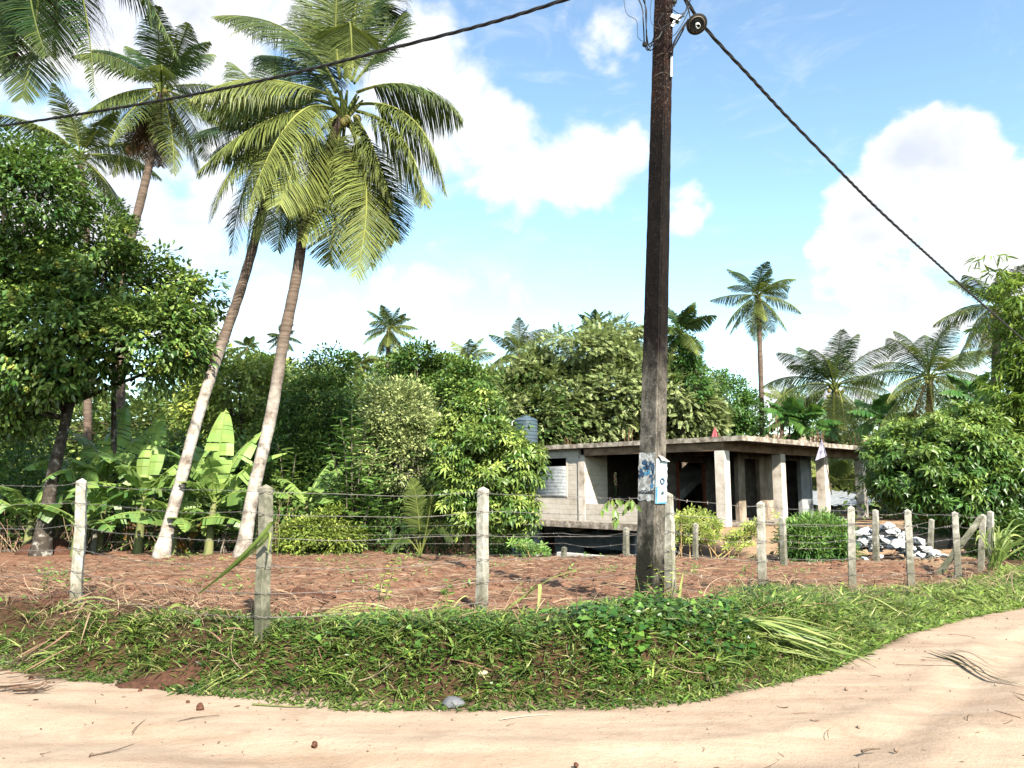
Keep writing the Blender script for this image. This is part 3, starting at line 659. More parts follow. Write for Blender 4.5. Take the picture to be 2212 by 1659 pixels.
# ---------- wood behind, as one mass ----------
def wood():
    r = np.random.default_rng(70); b = MB(); tk = MB()
    spots = []
    def band(n, u0, u1, y0, y1, vt, hh):
        for k in range(n):
            u = u0+(u1-u0)*(k+r.random()*.9)/n; Y = y0+(y1-y0)*r.random(); spots.append((u, Y, vt(u)+r.normal(0, 10), hh*(.8+.4*r.random())))
    band(22, -150, 700, 27, 34, lambda u: 840 if u < 420 else 900, 4)
    band(14, 560, 1180, 44, 58, lambda u: 800+.02*(u-900), 6)
    band(16, 380, 1130, 62, 84, lambda u: 778+.015*abs(u-800), 6)
    band(14, 1250, 2350, 56, 68, lambda u: 870, 6)
    band(7, 1980, 2350, 30, 38, lambda u: 940, 5)
    for (u, Y, vt, hh) in spots:
        top = P(u, vt, Y); gz = Gz(top[0], top[1]); h = top[2]-gz
        if h < 1.5: h = 2.5
        R = A(hh*.5*(1+.3*r.random()), hh*.45, min(h*.55, hh*.6)); c = A(top[0], top[1], gz+h-R[2])
        k = 90; d = rdir(k, r); d[:,1] = -abs(d[:,1])*np.where(r.random(k) < .75, 1, -1); lp = 1+.5*(fbm(d[:,0]*1.3+u, d[:,1]*1.3, d[:,2]*1.3+Y, 3)-.5)
        p = c+d*R*(lp*(.75+.25*r.random(k)))[:,None]
        n = 20; ci = np.repeat(np.arange(k), n); m = k*n; off = rdir(m, r)*A(.6,.6,.4)*(Y/40)**.4
        tn = np.clip(r.random()*.8+r.normal(0, .1, m), 0, 1)
        b.inst(DIA, p[ci]+off, nrm(off+d[ci]+A(0,0,-.3)), nrm(A(0,0,1)+r.normal(0,.5,(m,3))), (.22+.1*r.random(m))*(Y/36)**.6, tn)
        # lower skirt
        k2 = 40; p2 = np.stack([c[0]+r.normal(0, hh*.45, k2), c[1]+r.normal(0, 1, k2), gz+r.random(k2)*max(.5, h-R[2])], 1)
        ci = np.repeat(np.arange(k2), 16); m = len(ci); off = rdir(m, r)*A(.6,.6,.5)
        b.inst(DIA, p2[ci]+off, nrm(off+A(0,-.5,-.3)), nrm(A(0,0,1)+r.normal(0,.5,(m,3))), .24+.1*r.random(m), np.clip(r.random(m)*.5, 0, 1))
    o = b.build('distant_wood', leafmat('wood_leaf', (.07,.15,.035), (.30,.38,.11), .25, .25, .5, var=.45)); tag(o, 'mass of mixed green trees covering the slope far behind the plot', 'woodland', kind='stuff')
wood()

# ---------- undergrowth along the wood edge ----------
def undergrowth():
    r = np.random.default_rng(71); b = MB()
    def patch(u0, u1, v0, v1, Y0, Y1, n, size, tr):
        u = u0+(u1-u0)*r.random(n); Y = Y0+(Y1-Y0)*r.random(n); v = v0+(v1-v0)*r.random(n)**.8
        c = np.array([P(a, q, y) for a, q, y in zip(u, v, Y)]); g = G(c[:,0], c[:,1]); c[:,2] = np.maximum(c[:,2], g+.1)
        ci = np.repeat(np.arange(n), 22); m = len(ci); off = rdir(m, r)*A(.35,.35,.28)*(r.random((m,1))**.5)
        tn = np.clip((tr[0]+(tr[1]-tr[0])*r.random(n))[ci]+r.normal(0, .1, m), 0, 1)
        b.inst(RH, c[ci]+off, nrm(off+A(0,-.25,-.05)+r.normal(0,.3,(m,3))), nrm(A(0,-.3,1)+r.normal(0,.4,(m,3))), size*(.6+.7*r.random(m)), tn)
    patch(-80, 640, 1060, 1190, 18.6, 20.5, 420, .13, (0,.5))
    patch(-80, 640, 930, 1100, 21, 25, 420, .17, (0,.6))
    patch(560, 1150, 1100, 1195, 18.8, 21, 330, .11, (0,.4))
    patch(560, 1000, 960, 1120, 22, 25, 300, .14, (0,.3))
    patch(-80, 80, 920, 1150, 18.6, 20, 190, .12, (0,.3))
    patch(560, 1130, 900, 1180, 26, 30, 420, .2, (0,.4))
    patch(1985, 2300, 1090, 1200, 22, 27, 220, .18, (0,.4))
    patch(1600, 1930, 930, 1120, 48, 52, 300, .34, (0,.5))
    patch(2100, 2330, 930, 1210, 20.5, 24, 260, .18, (0,.5))
    tag(b.build('undergrowth', leafmat('undergrowth_leaf', (.04,.12,.022), (.25,.38,.08), .25, .2, var=.5)), 'tangled green undergrowth along the edge of the wood', 'undergrowth', kind='stuff')
    # dead twigs and canes
    b = MB()
    for k in range(240):
        u = r.choice([r.uniform(-40, 150), r.uniform(150, 640), r.uniform(880, 1000)], p=[.5,.4,.1]); Y = 18.2+1.2*r.random(); p0 = at_ground(u, 1150, Y); h = .3+1.3*r.random()**1.5
        e = p0+A(r.normal(0,.35), r.normal(0,.2), h); b.tube(bez(p0, (p0+e)/2+r.normal(0,.07,3), e, 6), [.013,.012,.010,.009,.007,.004], 4, tint=r.random(), caps=False)
    tag(b.build('dry_canes', L_straw), 'dry bare canes and dead twigs standing along the wood edge', 'dead twigs', kind='stuff')
undergrowth()
# ---------- named palms ----------
def F3(base, mid, tip, Yb, Ym, Yt, tn, roll=0, dry=0):
    return (bez(P(*base, Yb), P(*mid, Ym), P(*tip, Yt), 28), tn, roll, dry)
def F3D(b_, m_, t_, Yb, Ym, Yt, tn, roll=0, dry=0): return F3(b_, m_, t_, Yb-1.7, Ym-1.7, Yt-1.7, tn, roll, dry)
YD = 18.6
cD = (742,222)
trD = [at_ground(525,1195,17.0), P(548,1060,18.4-1.7), P(585,900,18.45-1.7), P(612,740,18.5-1.7), P(640,600,18.5-1.7), P(660,480,18.55-1.7), P(700,350,18.6-1.7), P(742,235,YD-1.7)]
trD[0] = P(525,1192,18.4-1.7)
fD = [F3D(cD,(632,72),(467,34),YD,18.9,19.2,.25,.3), F3D((735,215),(560,172),(415,212),YD,18,17.4,.75,.1), F3D((728,235),(575,262),(428,372),YD,18,17.6,.6,.1),
 F3D((725,240),(628,262),(527,475),YD,17.6,17.0,.8,.2), F3D((735,245),(655,330),(600,458),YD,17.6,17.2,.85,.9), F3D((745,255),(790,400),(768,598),YD,17.8,17.5,.85,.3),
 F3D((770,240),(868,300),(918,440),YD,17.8,17.6,.8,.5), F3D((775,225),(895,262),(960,412),YD,18.3,18.2,.6,.2), F3D((770,200),(895,186),(998,258),YD,18.8,19,.35,.1),
 F3D((765,180),(820,105),(868,30),YD,19.2,19.8,.15,.2), F3D((745,170),(755,48),(762,175),YD,17.6,16.4,.45,0), F3D((735,165),(712,70),(690,-70),YD,19.2,19.6,.2,.3),
 F3D((750,165),(765,40),(775,-110),YD,19,19.2,.35,0), F3D((755,170),(805,10),(850,48),YD,19.4,20,.2,.3), F3D((725,200),(690,105),(655,-5),YD,19.6,20.3,.05,0),
 F3D((715,225),(610,215),(490,262),YD,19.5,20.2,.1,0), F3D((765,250),(818,400),(852,520),YD,19.4,19.8,.05,.3), F3D((755,260),(795,430),(800,575),YD,19.2,19.4,.1,.2),
 F3D((740,260),(705,390),(650,520),YD,18.2,18,.7,.4), F3D((745,262),(728,430),(712,570),YD,18.8,18.8,.6,.2), F3D((765,250),(805,320),(842,430),YD,18.4,18.2,.7,.3),
 F3D((735,250),(680,360),(610,500),YD,19.2,19.4,.2,.2), F3D((720,215),(650,140),(565,120),YD,19.6,20.4,.1,0), F3D((760,175),(790,60),(800,-60),YD,19.6,20.2,.1,0),F3D((735,170),(725,60),(735,-90),YD,18.4,18,.5,.4)]
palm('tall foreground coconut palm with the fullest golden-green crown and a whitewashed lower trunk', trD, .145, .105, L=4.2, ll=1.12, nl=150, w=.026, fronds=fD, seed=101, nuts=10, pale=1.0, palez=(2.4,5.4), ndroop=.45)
YE = 20.6; cE = (608,300)
trE = [P(350,1192,18.6-1.7), P(385,1060,18.8-1.7), P(428,900,19-1.7), P(470,770,19.4-1.7), P(512,650,19.8-1.7), P(545,540,20.1-1.7), P(562,470,20.3-1.7), P(585,390,20.5-1.7), P(608,312,YE-1.7)]
fE = [F3D(cE,(530,230),(440,250),YE,20.2,20,.3,.1), F3D(cE,(560,200),(500,135),YE,21,21.6,.2,.2), F3D(cE,(520,340),(455,475),YE,20.4,20.2,.7,.4), F3D(cE,(535,390),(500,548),YE,20.6,20.6,.05,.2),
 F3D(cE,(560,400),(532,560),YE,20.2,20,.6,.3), F3D(cE,(590,400),(560,520),YE,19.8,19.6,.8,.3,0), F3D(cE,(640,400),(640,520),YE,20.6,20.6,.2,.2), F3D(cE,(600,190),(585,130),YE,21.4,22,.15,0), F3D(cE,(660,210),(690,160),YE,21.2,21.6,.2,0),
 F3D(cE,(540,290),(455,340),YE,20.8,21,.15,.1), F3D(cE,(680,300),(740,380),YE,21,21.4,.2,.1), F3D(cE,(610,420),(600,540),YE,20.9,21,.7,.1), F3D(cE,(500,270),(425,300),YE,21.4,22,.1,.1)]
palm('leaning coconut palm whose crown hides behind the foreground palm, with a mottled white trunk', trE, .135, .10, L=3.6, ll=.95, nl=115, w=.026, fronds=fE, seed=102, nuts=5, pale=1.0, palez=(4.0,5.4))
YB = 24
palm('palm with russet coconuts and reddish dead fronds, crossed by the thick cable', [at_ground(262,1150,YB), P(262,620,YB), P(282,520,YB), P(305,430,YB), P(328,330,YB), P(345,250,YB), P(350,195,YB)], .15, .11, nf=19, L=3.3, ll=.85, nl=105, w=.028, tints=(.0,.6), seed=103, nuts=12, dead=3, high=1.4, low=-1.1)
YC = 26
palm('pale yellow-green palm rising behind the left treetops below the cable', [at_ground(190,1150,YC), P(188,600,YC), P(185,480,YC), P(172,340,YC)], .14, .1, nf=15, L=3.1, ll=.8, nl=90, w=.03, tints=(.4,.75), seed=104, nuts=0, dead=0, low=-.7)
YA = 11.5
cA = (90,-190)
fA = [F3(cA,(250,-150),(330,60),YA,11.4,11.3,0,.2), F3(cA,(60,-60),(100,120),YA,10.6,10.3,0,.3), F3(cA,(0,-60),(0,160),YA,10.8,10.6,0,.2), F3(cA,(165,-60),(205,210),YA,11.2,10.9,.1,.2), F3(cA,(240,-110),(385,125),YA,11.6,11.6,.05,.1), F3(cA,(80,20),(48,212),YA,10.8,10.5,.1,.4), F3(cA,(20,-40),(-20,190),YA,11,10.8,.25,.3), F3(cA,(-60,-120),(-160,120),YA,11.5,11.5,.3,0),
 F3(cA,(120,-40),(110,120),YA,12.6,13,.1,.3), F3(cA,(150,-300),(260,-330),YA,11,11,.3,0), F3(cA,(60,-330),(0,-420),YA,11,11,.3,0), F3(cA,(-20,-240),(-120,-240),YA,11.4,11.4,.2,0), F3(cA,(200,-200),(330,-120),YA,12,12.6,.2,0), F3(cA,(20,10),(5,150),YA,11.4,11.5,.3,.2,1)]
palm('near coconut palm whose dark fronds hang into the top left corner', [at_ground(-330,1150,12.4), P(-260,700,12.2), P(-120,250,11.9), P(60,-150,YA)], .17, .13, L=3.6, ll=.85, nl=140, w=.024, fronds=fA, seed=105, nuts=8)
# background palms
def bp(label, u, v, Y, rad, vb, nf=22, seed=1, tr=None, tints=(.1,.75), L=None, rt=.12, low=-1.0, parts=False, nl=40, **k):
    c = P(u, v, Y); L = L or rad*Y/F*1.42
    ub = tr if tr is not None else u
    g0 = at_ground(ub, 1150, Y)
    palm(label, [g0, g0*.5+P((u+ub)/2+ (u-ub)*.1, v, Y)*A(.5,.5,0)+A(0,0,c[2]*.5), c-A(0,0,.8)+A((ub-u)*.0005,0,0), c], rt*1.35, rt, nf=nf, L=L, ll=L*.27, nl=int(nl*2.0), w=.021*max(1, Y/32), tints=tints, seed=seed, nuts=k.pop('nuts', 6), dead=k.pop('dead', 1), low=low, parts=parts, **k)
bp('tall slender palm standing alone in the sky right of the pole', 1637, 640, 52, 74, 935, seed=111, tr=1650, nf=22, parts=True, rt=.14, tints=(.05,.8), low=-1.2, dead=0)
bp('small palm standing high above the trees left of centre', 840, 712, 62, 50, 820, seed=112, tr=832, nf=20, rt=.16, nl=32, tints=(.2,.8))
bp('tiny far palm half behind the whitewashed leaning trunk', 612, 728, 95, 30, 800, seed=113, tr=608, nf=16, rt=.2, nl=22, tints=(0,.3))
bp('tiny far palm top left of the whitewashed trunk', 535, 752, 85, 27, 800, seed=114, nf=14, rt=.15, nl=22, tints=(.2,.5), dead=0)
bp('tiny palm top poking out right of the whitewashed trunk', 625, 792, 75, 22, 810, seed=115, nf=14, rt=.15, nl=20, tints=(.3,.6), dead=0)
bp('pale dusty palm top between the jackfruit tree and the small high palm', 775, 792, 52, 36, 820, seed=116, nf=16, rt=.15, nl=26, tints=(.6,.9))
bp('drooping yellowish palm left of the feathery tree', 1010, 785, 42, 62, 860, seed=117, nf=15, rt=.14, nl=34, tints=(.5,1.), low=-1.2)
bp('upright palm top at the shoulder of the feathery tree', 1122, 765, 52, 66, 860, seed=118, nf=14, rt=.14, nl=34, tints=(.3,.7), low=-.3)
bp('dark palm tip just showing over the top of the feathery tree', 1285, 702, 53, 34, 800, seed=119, nf=11, rt=.12, nl=24, tints=(.1,.4), low=.2, dead=0, nuts=0)
bp('bushy coconut palm above the right end of the flat roof', 1803, 836, 49, 118, 950, seed=120, nf=24, rt=.18, parts=True, nl=52, tints=(.05,.6), low=-1.1)
bp('wide coconut palm right of the roof, above the dome-shaped mango tree', 2007, 816, 41, 118, 950, seed=121, nf=23, rt=.16, parts=True, nl=52, tints=(.05,.65), low=-1.0)
bp('tall palm behind the bamboo at the right edge', 2150, 668, 28, 100, 900, seed=122, nf=18, rt=.14, parts=True, nl=46, tints=(.2,.6))
bp('pale far palm behind the trunk of the lone tall palm', 1690, 868, 60, 42, 930, seed=123, nf=14, rt=.14, nl=24, tints=(.5,.8), dead=0)
def areca(label, u, v, Y, rad, seed):
    c = P(u, v, Y); g0 = at_ground(u, 1150, Y)
    palm(label, [g0, g0*.5+c*.5, c-A(0,0,.5), c], .07, .06, nf=11, L=rad*Y/F*1.2, ll=rad*Y/F*.42, nl=20, w=.13, tints=(0,.3), seed=seed, nuts=0, dead=0, low=-.4, high=1.3, cat='areca palm', name='areca_palm', mat_=L_green, ndroop=.3, parts=False)
areca('small dark areca palm by the bundle of rusty rods on the roof', 1705, 905, 47, 60, 131)
areca('dark glossy areca palm left of the bushy coconut palm', 1755, 915, 47, 60, 132)
areca('areca palm between the bushy and the wide coconut palms', 1900, 905, 43, 70, 133)
areca('short areca palm right of the wide coconut palm', 2096, 856, 26, 60, 134)
areca('low areca palm beside the bamboo clump', 2130, 900, 24, 60, 135)
# palm overgrown with creeper, right of the pole
cL = P(1470,720,48)
gL = at_ground(1480,1150,48)
palm('creeper-smothered palm showing just right of the pole', [gL, gL*.5+cL*.5, cL-A(0,0,.8), cL], .2, .14, nf=14, L=3.0, ll=.8, nl=60, w=.06, tints=(.05,.6), seed=140, nuts=0, dead=2, low=-.9, parts=False)
rL, _, _ = tree('leafy creeper climbing over the palm right of the pole', 'creeper', [gL+A(.3,-.3,0), gL*.5+cL*.5+A(.3,-.3,0), cL+A(.2,-.3,-1)], [blob(1475,770,47.8,38,50,1.1), blob(1490,830,47.6,45,60,1.3), blob(1462,730,47.8,20,30,.6)], 170, 30, .2, L_green, DIA, .4, .3, .04, M_bark, 141, tint=(0,.4), limbs=8, name='creeper', crown='foliage')
# yellow-fronded low palm behind the open end of the house
g0 = at_ground(1770,1150,45); 
palm('low palm with arching bright fronds seen through the open end of the house', [g0, g0+A(0,0,.9), P(1800,1045,45)], .16, .12, nf=16, L=3.0, ll=.75, nl=70, w=.05, tints=(.6,1.0), seed=142, nuts=0, dead=0, low=-.3, high=1.2, parts=False)
# young palm at the plot edge
yb = at_ground(908,1195,18.0)
root = thing('palm_seedling', 'young palm with one tall upright frond at the edge of the ploughed plot', 'young palm', yb)
for mid, tip, tn in [((904,1120),(893,1035),.35), ((880,1130),(850,1150),.1), ((940,1140),(985,1165),.2), ((870,1160),(835,1195),.3)]:
    b = MB(); frond(b, bez(yb+A(0,0,.0), P(*mid,18.0), P(*tip,18.0), 24), .55, 46, .035, tn, .3, r0=.022, start=.25); b.build('frond', L_palm, root)
b = MB(); frond(b, bez(yb, P(925,1120,17.9), P(935,1050,17.9), 24), .5, 40, .035, .3, .3, r0=.02, start=.25); b.build('frond', L_palm, root)
# ---------- concrete materials ----------
M_conc = roughmat('raw_concrete', [(.25,(.20,.15,.105)), (.45,(.55,.47,.38)), (.62,(.72,.66,.57)), (.8,(.46,.37,.28))], 1.6, .4, 30, bdist=.02)
M_slab = roughmat('stained_slab', [(.3,(.07,.055,.042)), (.47,(.24,.20,.155)), (.64,(.48,.43,.36)), (.75,(.25,.2,.15))], 3.5, .5, 30, bdist=.02)
M_beam = roughmat('formwork_beam', [(.3,(.10,.062,.038)), (.55,(.24,.155,.095)), (.75,(.34,.24,.155))], 1.8, .3, 30, stretch=(1,1,2))
M_grey = roughmat('grey_plaster', [(.3,(.22,.23,.23)), (.6,(.38,.39,.39)), (.8,(.50,.50,.49))], 1.5, .2, 30)
M_white = roughmat('whitewash', [(.3,(.55,.52,.47)), (.6,(.76,.74,.70)), (.8,(.45,.40,.33))], 2.5, .2, 30)
M_redwood = roughmat('red_door_frame', [(.3,(.12,.035,.02)), (.7,(.22,.07,.04))], 3, .1)
def blockmat():
    m, nt = mat('block_wall'); s = NT(nt)
    tc = s.n('ShaderNodeTexCoord').outputs['Object']
    sp = s.n('ShaderNodeSeparateXYZ'); s.l(tc, sp.inputs[0])
    u_ = s.math('ADD', sp.outputs[0], sp.outputs[1])
    cb = s.n('ShaderNodeCombineXYZ'); s.l(u_, cb.inputs[0]); s.l(sp.outputs[2], cb.inputs[1])
    br = s.n('ShaderNodeTexBrick'); s.l(cb.outputs[0], br.inputs['Vector'])
    br.inputs['Scale'].default_value = 1; br.inputs['Brick Width'].default_value = .40; br.inputs['Row Height'].default_value = .205
    br.inputs['Mortar Size'].default_value = .012; br.inputs['Mortar Smooth'].default_value = .3
    br.inputs['Color1'].default_value = (.58,.52,.43,1); br.inputs['Color2'].default_value = (.49,.43,.345,1); br.inputs['Mortar'].default_value = (.40,.335,.26,1)
    n1 = s.noise(tc, 1.3, 6, .65); n2 = s.noise(tc, 9, 5, .7)
    c = s.mix(s.mr(n1, .42, .68, 0, .6), br.outputs[0], (.68,.62,.53)); c = s.mix(s.mr(n1, .42, .3, 0, .6), c, (.30,.235,.165)); c = s.mix(s.mr(n2, .55, .8, 0, .4), c, (.33,.26,.18))
    h = s.math('ADD', s.math('MULTIPLY', br.outputs['Fac'], -1.0), s.math('MULTIPLY', n2, .6))
    b = s.n('ShaderNodeBump', i_Strength=.5, i_Distance=.012); s.l(h, b.inputs['Height'])
    p = s.n('ShaderNodeBsdfPrincipled', i_Base_Color=c, i_Roughness=.92); s.l(b.outputs[0], p.inputs['Normal'])
    o = s.n('ShaderNodeOutputMaterial'); s.l(p.outputs[0], o.inputs[0]); return m
M_block = blockmat()
M_stainshade = roughmat('stained_shade_plaster', [(.28,(.10,.075,.055)), (.45,(.27,.215,.16)), (.62,(.44,.37,.29)), (.8,(.20,.15,.11))], 1.6, .4, 30, stretch=(1,1,.5))  # veranda wall: stains, and roof shade put into the darker tone
M_shadeblock = roughmat('shade_dark_block', [(.3,(.07,.062,.055)), (.55,(.13,.115,.10)), (.75,(.20,.18,.16))], 3, .4, 30)  # inner walls: room shade put into a darker block colour
def metalmat(name, c, rough=.5, metal=.6, scale=5):
    m, nt = mat(name); s = NT(nt)
    tc = s.n('ShaderNodeTexCoord').outputs['Object']; n1 = s.noise(tc, scale, 5, .7)
    cc = s.mix(s.mr(n1, .35, .7), c, tuple(x*.55 for x in c))
    p = s.n('ShaderNodeBsdfPrincipled', i_Base_Color=cc, i_Roughness=rough, i_Metallic=metal)
    o = s.n('ShaderNodeOutputMaterial'); s.l(p.outputs[0], o.inputs[0]); return m
M_zinc = metalmat('galvanised_sheet', (.50,.53,.54), .5, .35)
M_rust = metalmat('rusty_rod', (.20,.10,.055), .8, .2)
M_wire = metalmat('barbed_steel', (.30,.27,.24), .5, .6)
M_cable = metalmat('black_cable', (.012,.012,.013), .55, 0)
M_black = metalmat('black_plastic', (.02,.02,.02), .5, 0)
M_tank = metalmat('water_tank_plastic', (.07,.105,.13), .4, 0, 2)

# ---------- house ----------
S = P(1602, 940, 26); TH = math.radians(44)
house = thing('concrete_house', 'unfinished two-storey block house with a flat concrete roof and open column bays', 'house', (S[0], S[1], 0), TH)
HX = np.array([math.cos(TH), math.sin(TH)]); HY = np.array([-math.sin(TH), math.cos(TH)])
def HW(x, y, z): return A(S[0]+x*HX[0]+y*HY[0], S[1]+x*HX[1]+y*HY[1], z)
def hb(name, boxes, m, parent=None, local=None, tint=0.0):
    b = MB(); M4 = house.matrix_basis
    for c0, c1 in boxes: b.box(c0, c1, M4, tint)
    o = b.build(name, m, house); 
    if parent is not None: o.parent = parent
    return o
ZR, ZB, ZF = 3.36, 3.18, .15
# roof slab with a slightly ragged edge
b = MB(); rr_ = np.random.default_rng(8)
def edged_slab(b, x0, x1, y0, y1, z0, z1, n=70, amp=.006):
    px = [(x0+(x1-x0)*t, y0) for t in np.linspace(0,1,n)]+[(x1, y0+(y1-y0)*t) for t in np.linspace(0,1,n)[1:]]+[(x1+(x0-x1)*t, y1) for t in np.linspace(0,1,n)[1:]]+[(x0, y1+(y0-y1)*t) for t in np.linspace(0,1,n)[1:-1]]
    N = len(px); V = []
    for k, (x, y) in enumerate(px):
        j = rr_.normal(0, amp, 3); q = HW(x+j[0], y+j[1], z0+j[2]*.4); V.append(q); V.append(HW(x+j[0], y+j[1], z1+j[2]*1.2))
    Q = [[2*i, 2*((i+1)%N), 2*((i+1)%N)+1, 2*i+1] for i in range(N)]
    c0 = len(V); V += [HW((x0+x1)/2, (y0+y1)/2, z0), HW((x0+x1)/2, (y0+y1)/2, z1)]
    T_ = [[2*((i+1)%N), 2*i, c0] for i in range(N)]+[[2*i+1, 2*((i+1)%N)+1, c0+1] for i in range(N)]
    b.add(np.array(V), Q, T_)
edged_slab(b, 0, 13.5, 0, 13.2, ZB, ZR)
roof = b.build('roof', M_slab, house)
hb('parapet_kerb', [((3.2,2.2,ZR),(8.6,2.35,ZR+.10)), ((3.2,2.35,ZR),(3.35,5,ZR+.08))], M_slab, roof)
b = MB(); edged_slab(b, -.30, 13.2, .25, 13.0, -.10, ZF); b.build('floor_slab', M_slab, house)
hb('beam', [((.15,.80,2.86),(13.3,1.05,ZB-.002))], M_beam); hb('beam', [((.152,1.052,2.86),(.40,7.35,ZB-.002))], M_beam)
hb('beam', [((.402,4.4,2.9),(9,4.62,ZB-.002))], M_beam)
for cx in (.12, 4.42, 8.42, 12.6): hb('column', [((cx+.02,.80,ZF),(cx+.40,1.18,2.86))], M_conc)
hb('column', [((.26,7.42,ZF),(.62,7.78,2.9))], M_conc)
# walls
W = .18
hb('wall', [((.3,7.78,ZF),(.3+W,8.45,ZB)), ((.3,8.45,ZF),(.3+W,10.4,1.16)), ((.3,8.45,2.82),(.3+W,10.4,ZB)), ((.3,10.4,ZF),(.3+W,13,ZB))], M_block)
hb('wall', [((.62,7.42,ZF),(1.78,7.6,ZB))], M_block)
hb('low_wall', [((.3,4.2,ZF),(.3+W,7.42,.86))], M_block)
hb('wall', [((.48,12.8,ZF),(8.5,13,ZB)), ((10.1,12.8,ZF),(11,13,ZB)), ((8.5,12.8,ZF),(10.1,13,.7)), ((8.5,12.8,2.7),(10.1,13,ZB))], M_shadeblock)
hb('wall', [((1.78,10.0,ZF),(5.5,10.15,ZB)), ((5.92,10.0,ZF),(9,10.15,ZB)), ((5.5,10.0,ZF),(5.92,10.15,1.1)), ((5.5,10.0,2.28),(5.92,10.15,ZB))], M_shadeblock)
hb('wall', [((4.3,2.6,ZF),(4.85,2.78,ZB)), ((4.85,2.6,2.75),(6.1,2.78,ZB)), ((6.1,2.6,ZF),(7.7,2.78,ZB)), ((7.7,2.6,2.75),(10.0,2.78,ZB)), ((4.85,2.6,ZF),(6.1,2.75,ZF+.14))], M_stainshade)
hb('wall', [((10.0,2.6,ZF),(10.95,2.78,ZB)), ((10.95,2.58,ZF),(11.1,2.80,ZB))], M_grey)
hb('wall', [((10.9,2.8,ZF),(11.05,8.0,ZB)), ((10.9,10.6,ZF),(11.05,12.8,ZB)), ((10.9,8.0,ZF),(11.05,10.6,1.5)), ((10.9,8.0,2.95),(11.05,10.6,ZB))], M_shadeblock)
hb('wall', [((2.3,4.63,ZF),(2.85,4.75,ZB)), ((5.02,4.63,ZF),(9.5,4.75,ZB)), ((2.85,4.63,2.6),(5.02,4.75,ZB))], M_shadeblock)
hb('wall', [((3.35,2.6,ZF),(3.62,2.95,ZB))], M_conc)
hb('door_frame', [((2.87,4.55,ZF),(2.97,4.67,2.6))], M_redwood); hb('door_frame', [((4.90,4.55,ZF),(5.0,4.67,2.6))], M_redwood)
hb('wall', [((7.0,8.0,ZF),(8.45,8.15,ZB)), ((10.4,8.0,ZF),(10.9,8.15,ZB)), ((8.45,8.0,ZF),(10.4,8.15,1.75)), ((8.45,8.0,2.85),(10.4,8.15,ZB))], M_shadeblock)
# stair soffit
b = MB(); 
V = [HW(4.2,5.6,.7), HW(7.6,5.6,2.5), HW(7.6,5.6,2.85), HW(4.2,5.6,1.15), HW(4.2,6.9,.7), HW(7.6,6.9,2.5), HW(7.6,6.9,2.85), HW(4.2,6.9,1.15)]
b.add(np.array(V), [[0,1,2,3],[7,6,5,4],[0,4,5,1],[3,2,6,7],[0,3,7,4],[1,5,6,2]]); b.build('stair', M_grey, house)
# corrugated shutter
b = MB(); n = 110; zz = np.linspace(1.17, 2.45, n); off = .018*np.sin(zz*2*PI/.062)
V = np.array([[HW(.30-.03+o, 8.46, z), HW(.30-.03+o, 10.39, z)] for z, o in zip(zz, off)]).reshape(-1,3)
b.add(V, [[2*i, 2*i+1, 2*i+3, 2*i+2] for i in range(n-1)]); sh = b.build('shutter', M_zinc, house, smooth=True); sh['label'] = 'pale corrugated sheet closing most of the window'
sm = sh.modifiers.new('s', 'SOLIDIFY'); sm.thickness = .004
hb('window_frame', [((.27,8.42,1.12),(.33,8.46,2.84)), ((.27,10.38,1.12),(.33,10.42,2.84)), ((.27,8.46,2.80),(.33,10.38,2.84))], M_conc)
# lower storey
hb('lower_wall', [((1.4,3,-2.45),(1.55,6.2,-.105)), ((1.4,6.2,-2.45),(1.55,8.6,-1.75)), ((1.4,6.2,-1.05),(1.55,8.6,-.105)), ((1.4,8.6,-2.45),(1.55,10.2,-.105)), ((1.4,10.2,-2.45),(1.55,11,-2.2)), ((1.4,11,-2.45),(1.55,13,-.105))], M_grey)
hb('lower_wall', [((1.55,3.0,-2.45),(13,3.15,-.105))], M_grey)
hb('lower_wall', [((4.5,3.16,-2.45),(4.65,13,-.105))], M_grey)
hb('lower_column', [((.2,10.2,-2.5),(.45,10.45,-.105))], M_grey); hb('lower_column', [((.2,4.6,-2.5),(.45,4.85,-.105))], M_grey)
hb('lower_frame', [((1.34,10.2,-1.75),(1.39,10.28,-.9)), ((1.34,10.9,-1.75),(1.39,10.98,-.9)), ((1.34,10.28,-.98),(1.39,10.9,-.9))], M_redwood)
hb('joist', [((.0,7.6,-.28),(1.2,8.0,-.11))], M_beam)
hb('plinth', [((.0,5.0,-1.5),(.25,8.8,-1.18))], M_white)
# foundations on the yard side
hb('foundation', [((.1,.8,-.6),(13.2,1.2,-.105))], M_conc)
# steps of loose concrete by the door
hb('step', [((6.6,-.1,-.1),(8.3,.5,.12)), ((6.9,.0,.12),(8.2,.5,.28))], M_white)
# rods standing out of the roof above each column
for i, (x, y) in enumerate([(4.6,1.0),(8.6,1.0),(12.7,1.0),(.4,5.2),(1.0,9.0)]):
    t_ = thing('reinforcing_rods', ['rusty rods sticking up from the roof above the second column', 'rusty rods sticking up from the roof behind the white pennant', 'rusty rods sticking up at the far right end of the roof', 'short rods on the roof just right of the pole', 'rods and a stump near the left end of the flat roof'][i], 'steel rods', HW(x, y, ZR), group='rods on the roof')
    for k in range(5 if i < 3 else 4):
        q = HW(x+(k%2)*.22-.1, y+(k//2)*.2-.1, ZR); b = MB(); h = (.95, .6, .75, .5, .35)[i]*(.8+.4*rr_.random())
        b.tube([q, q+A(rr_.normal(0,.02), rr_.normal(0,.02), h*.5), q+A(rr_.normal(0,.05), rr_.normal(0,.05), h)], .014, 5); b.build('rod', M_rust, t_)
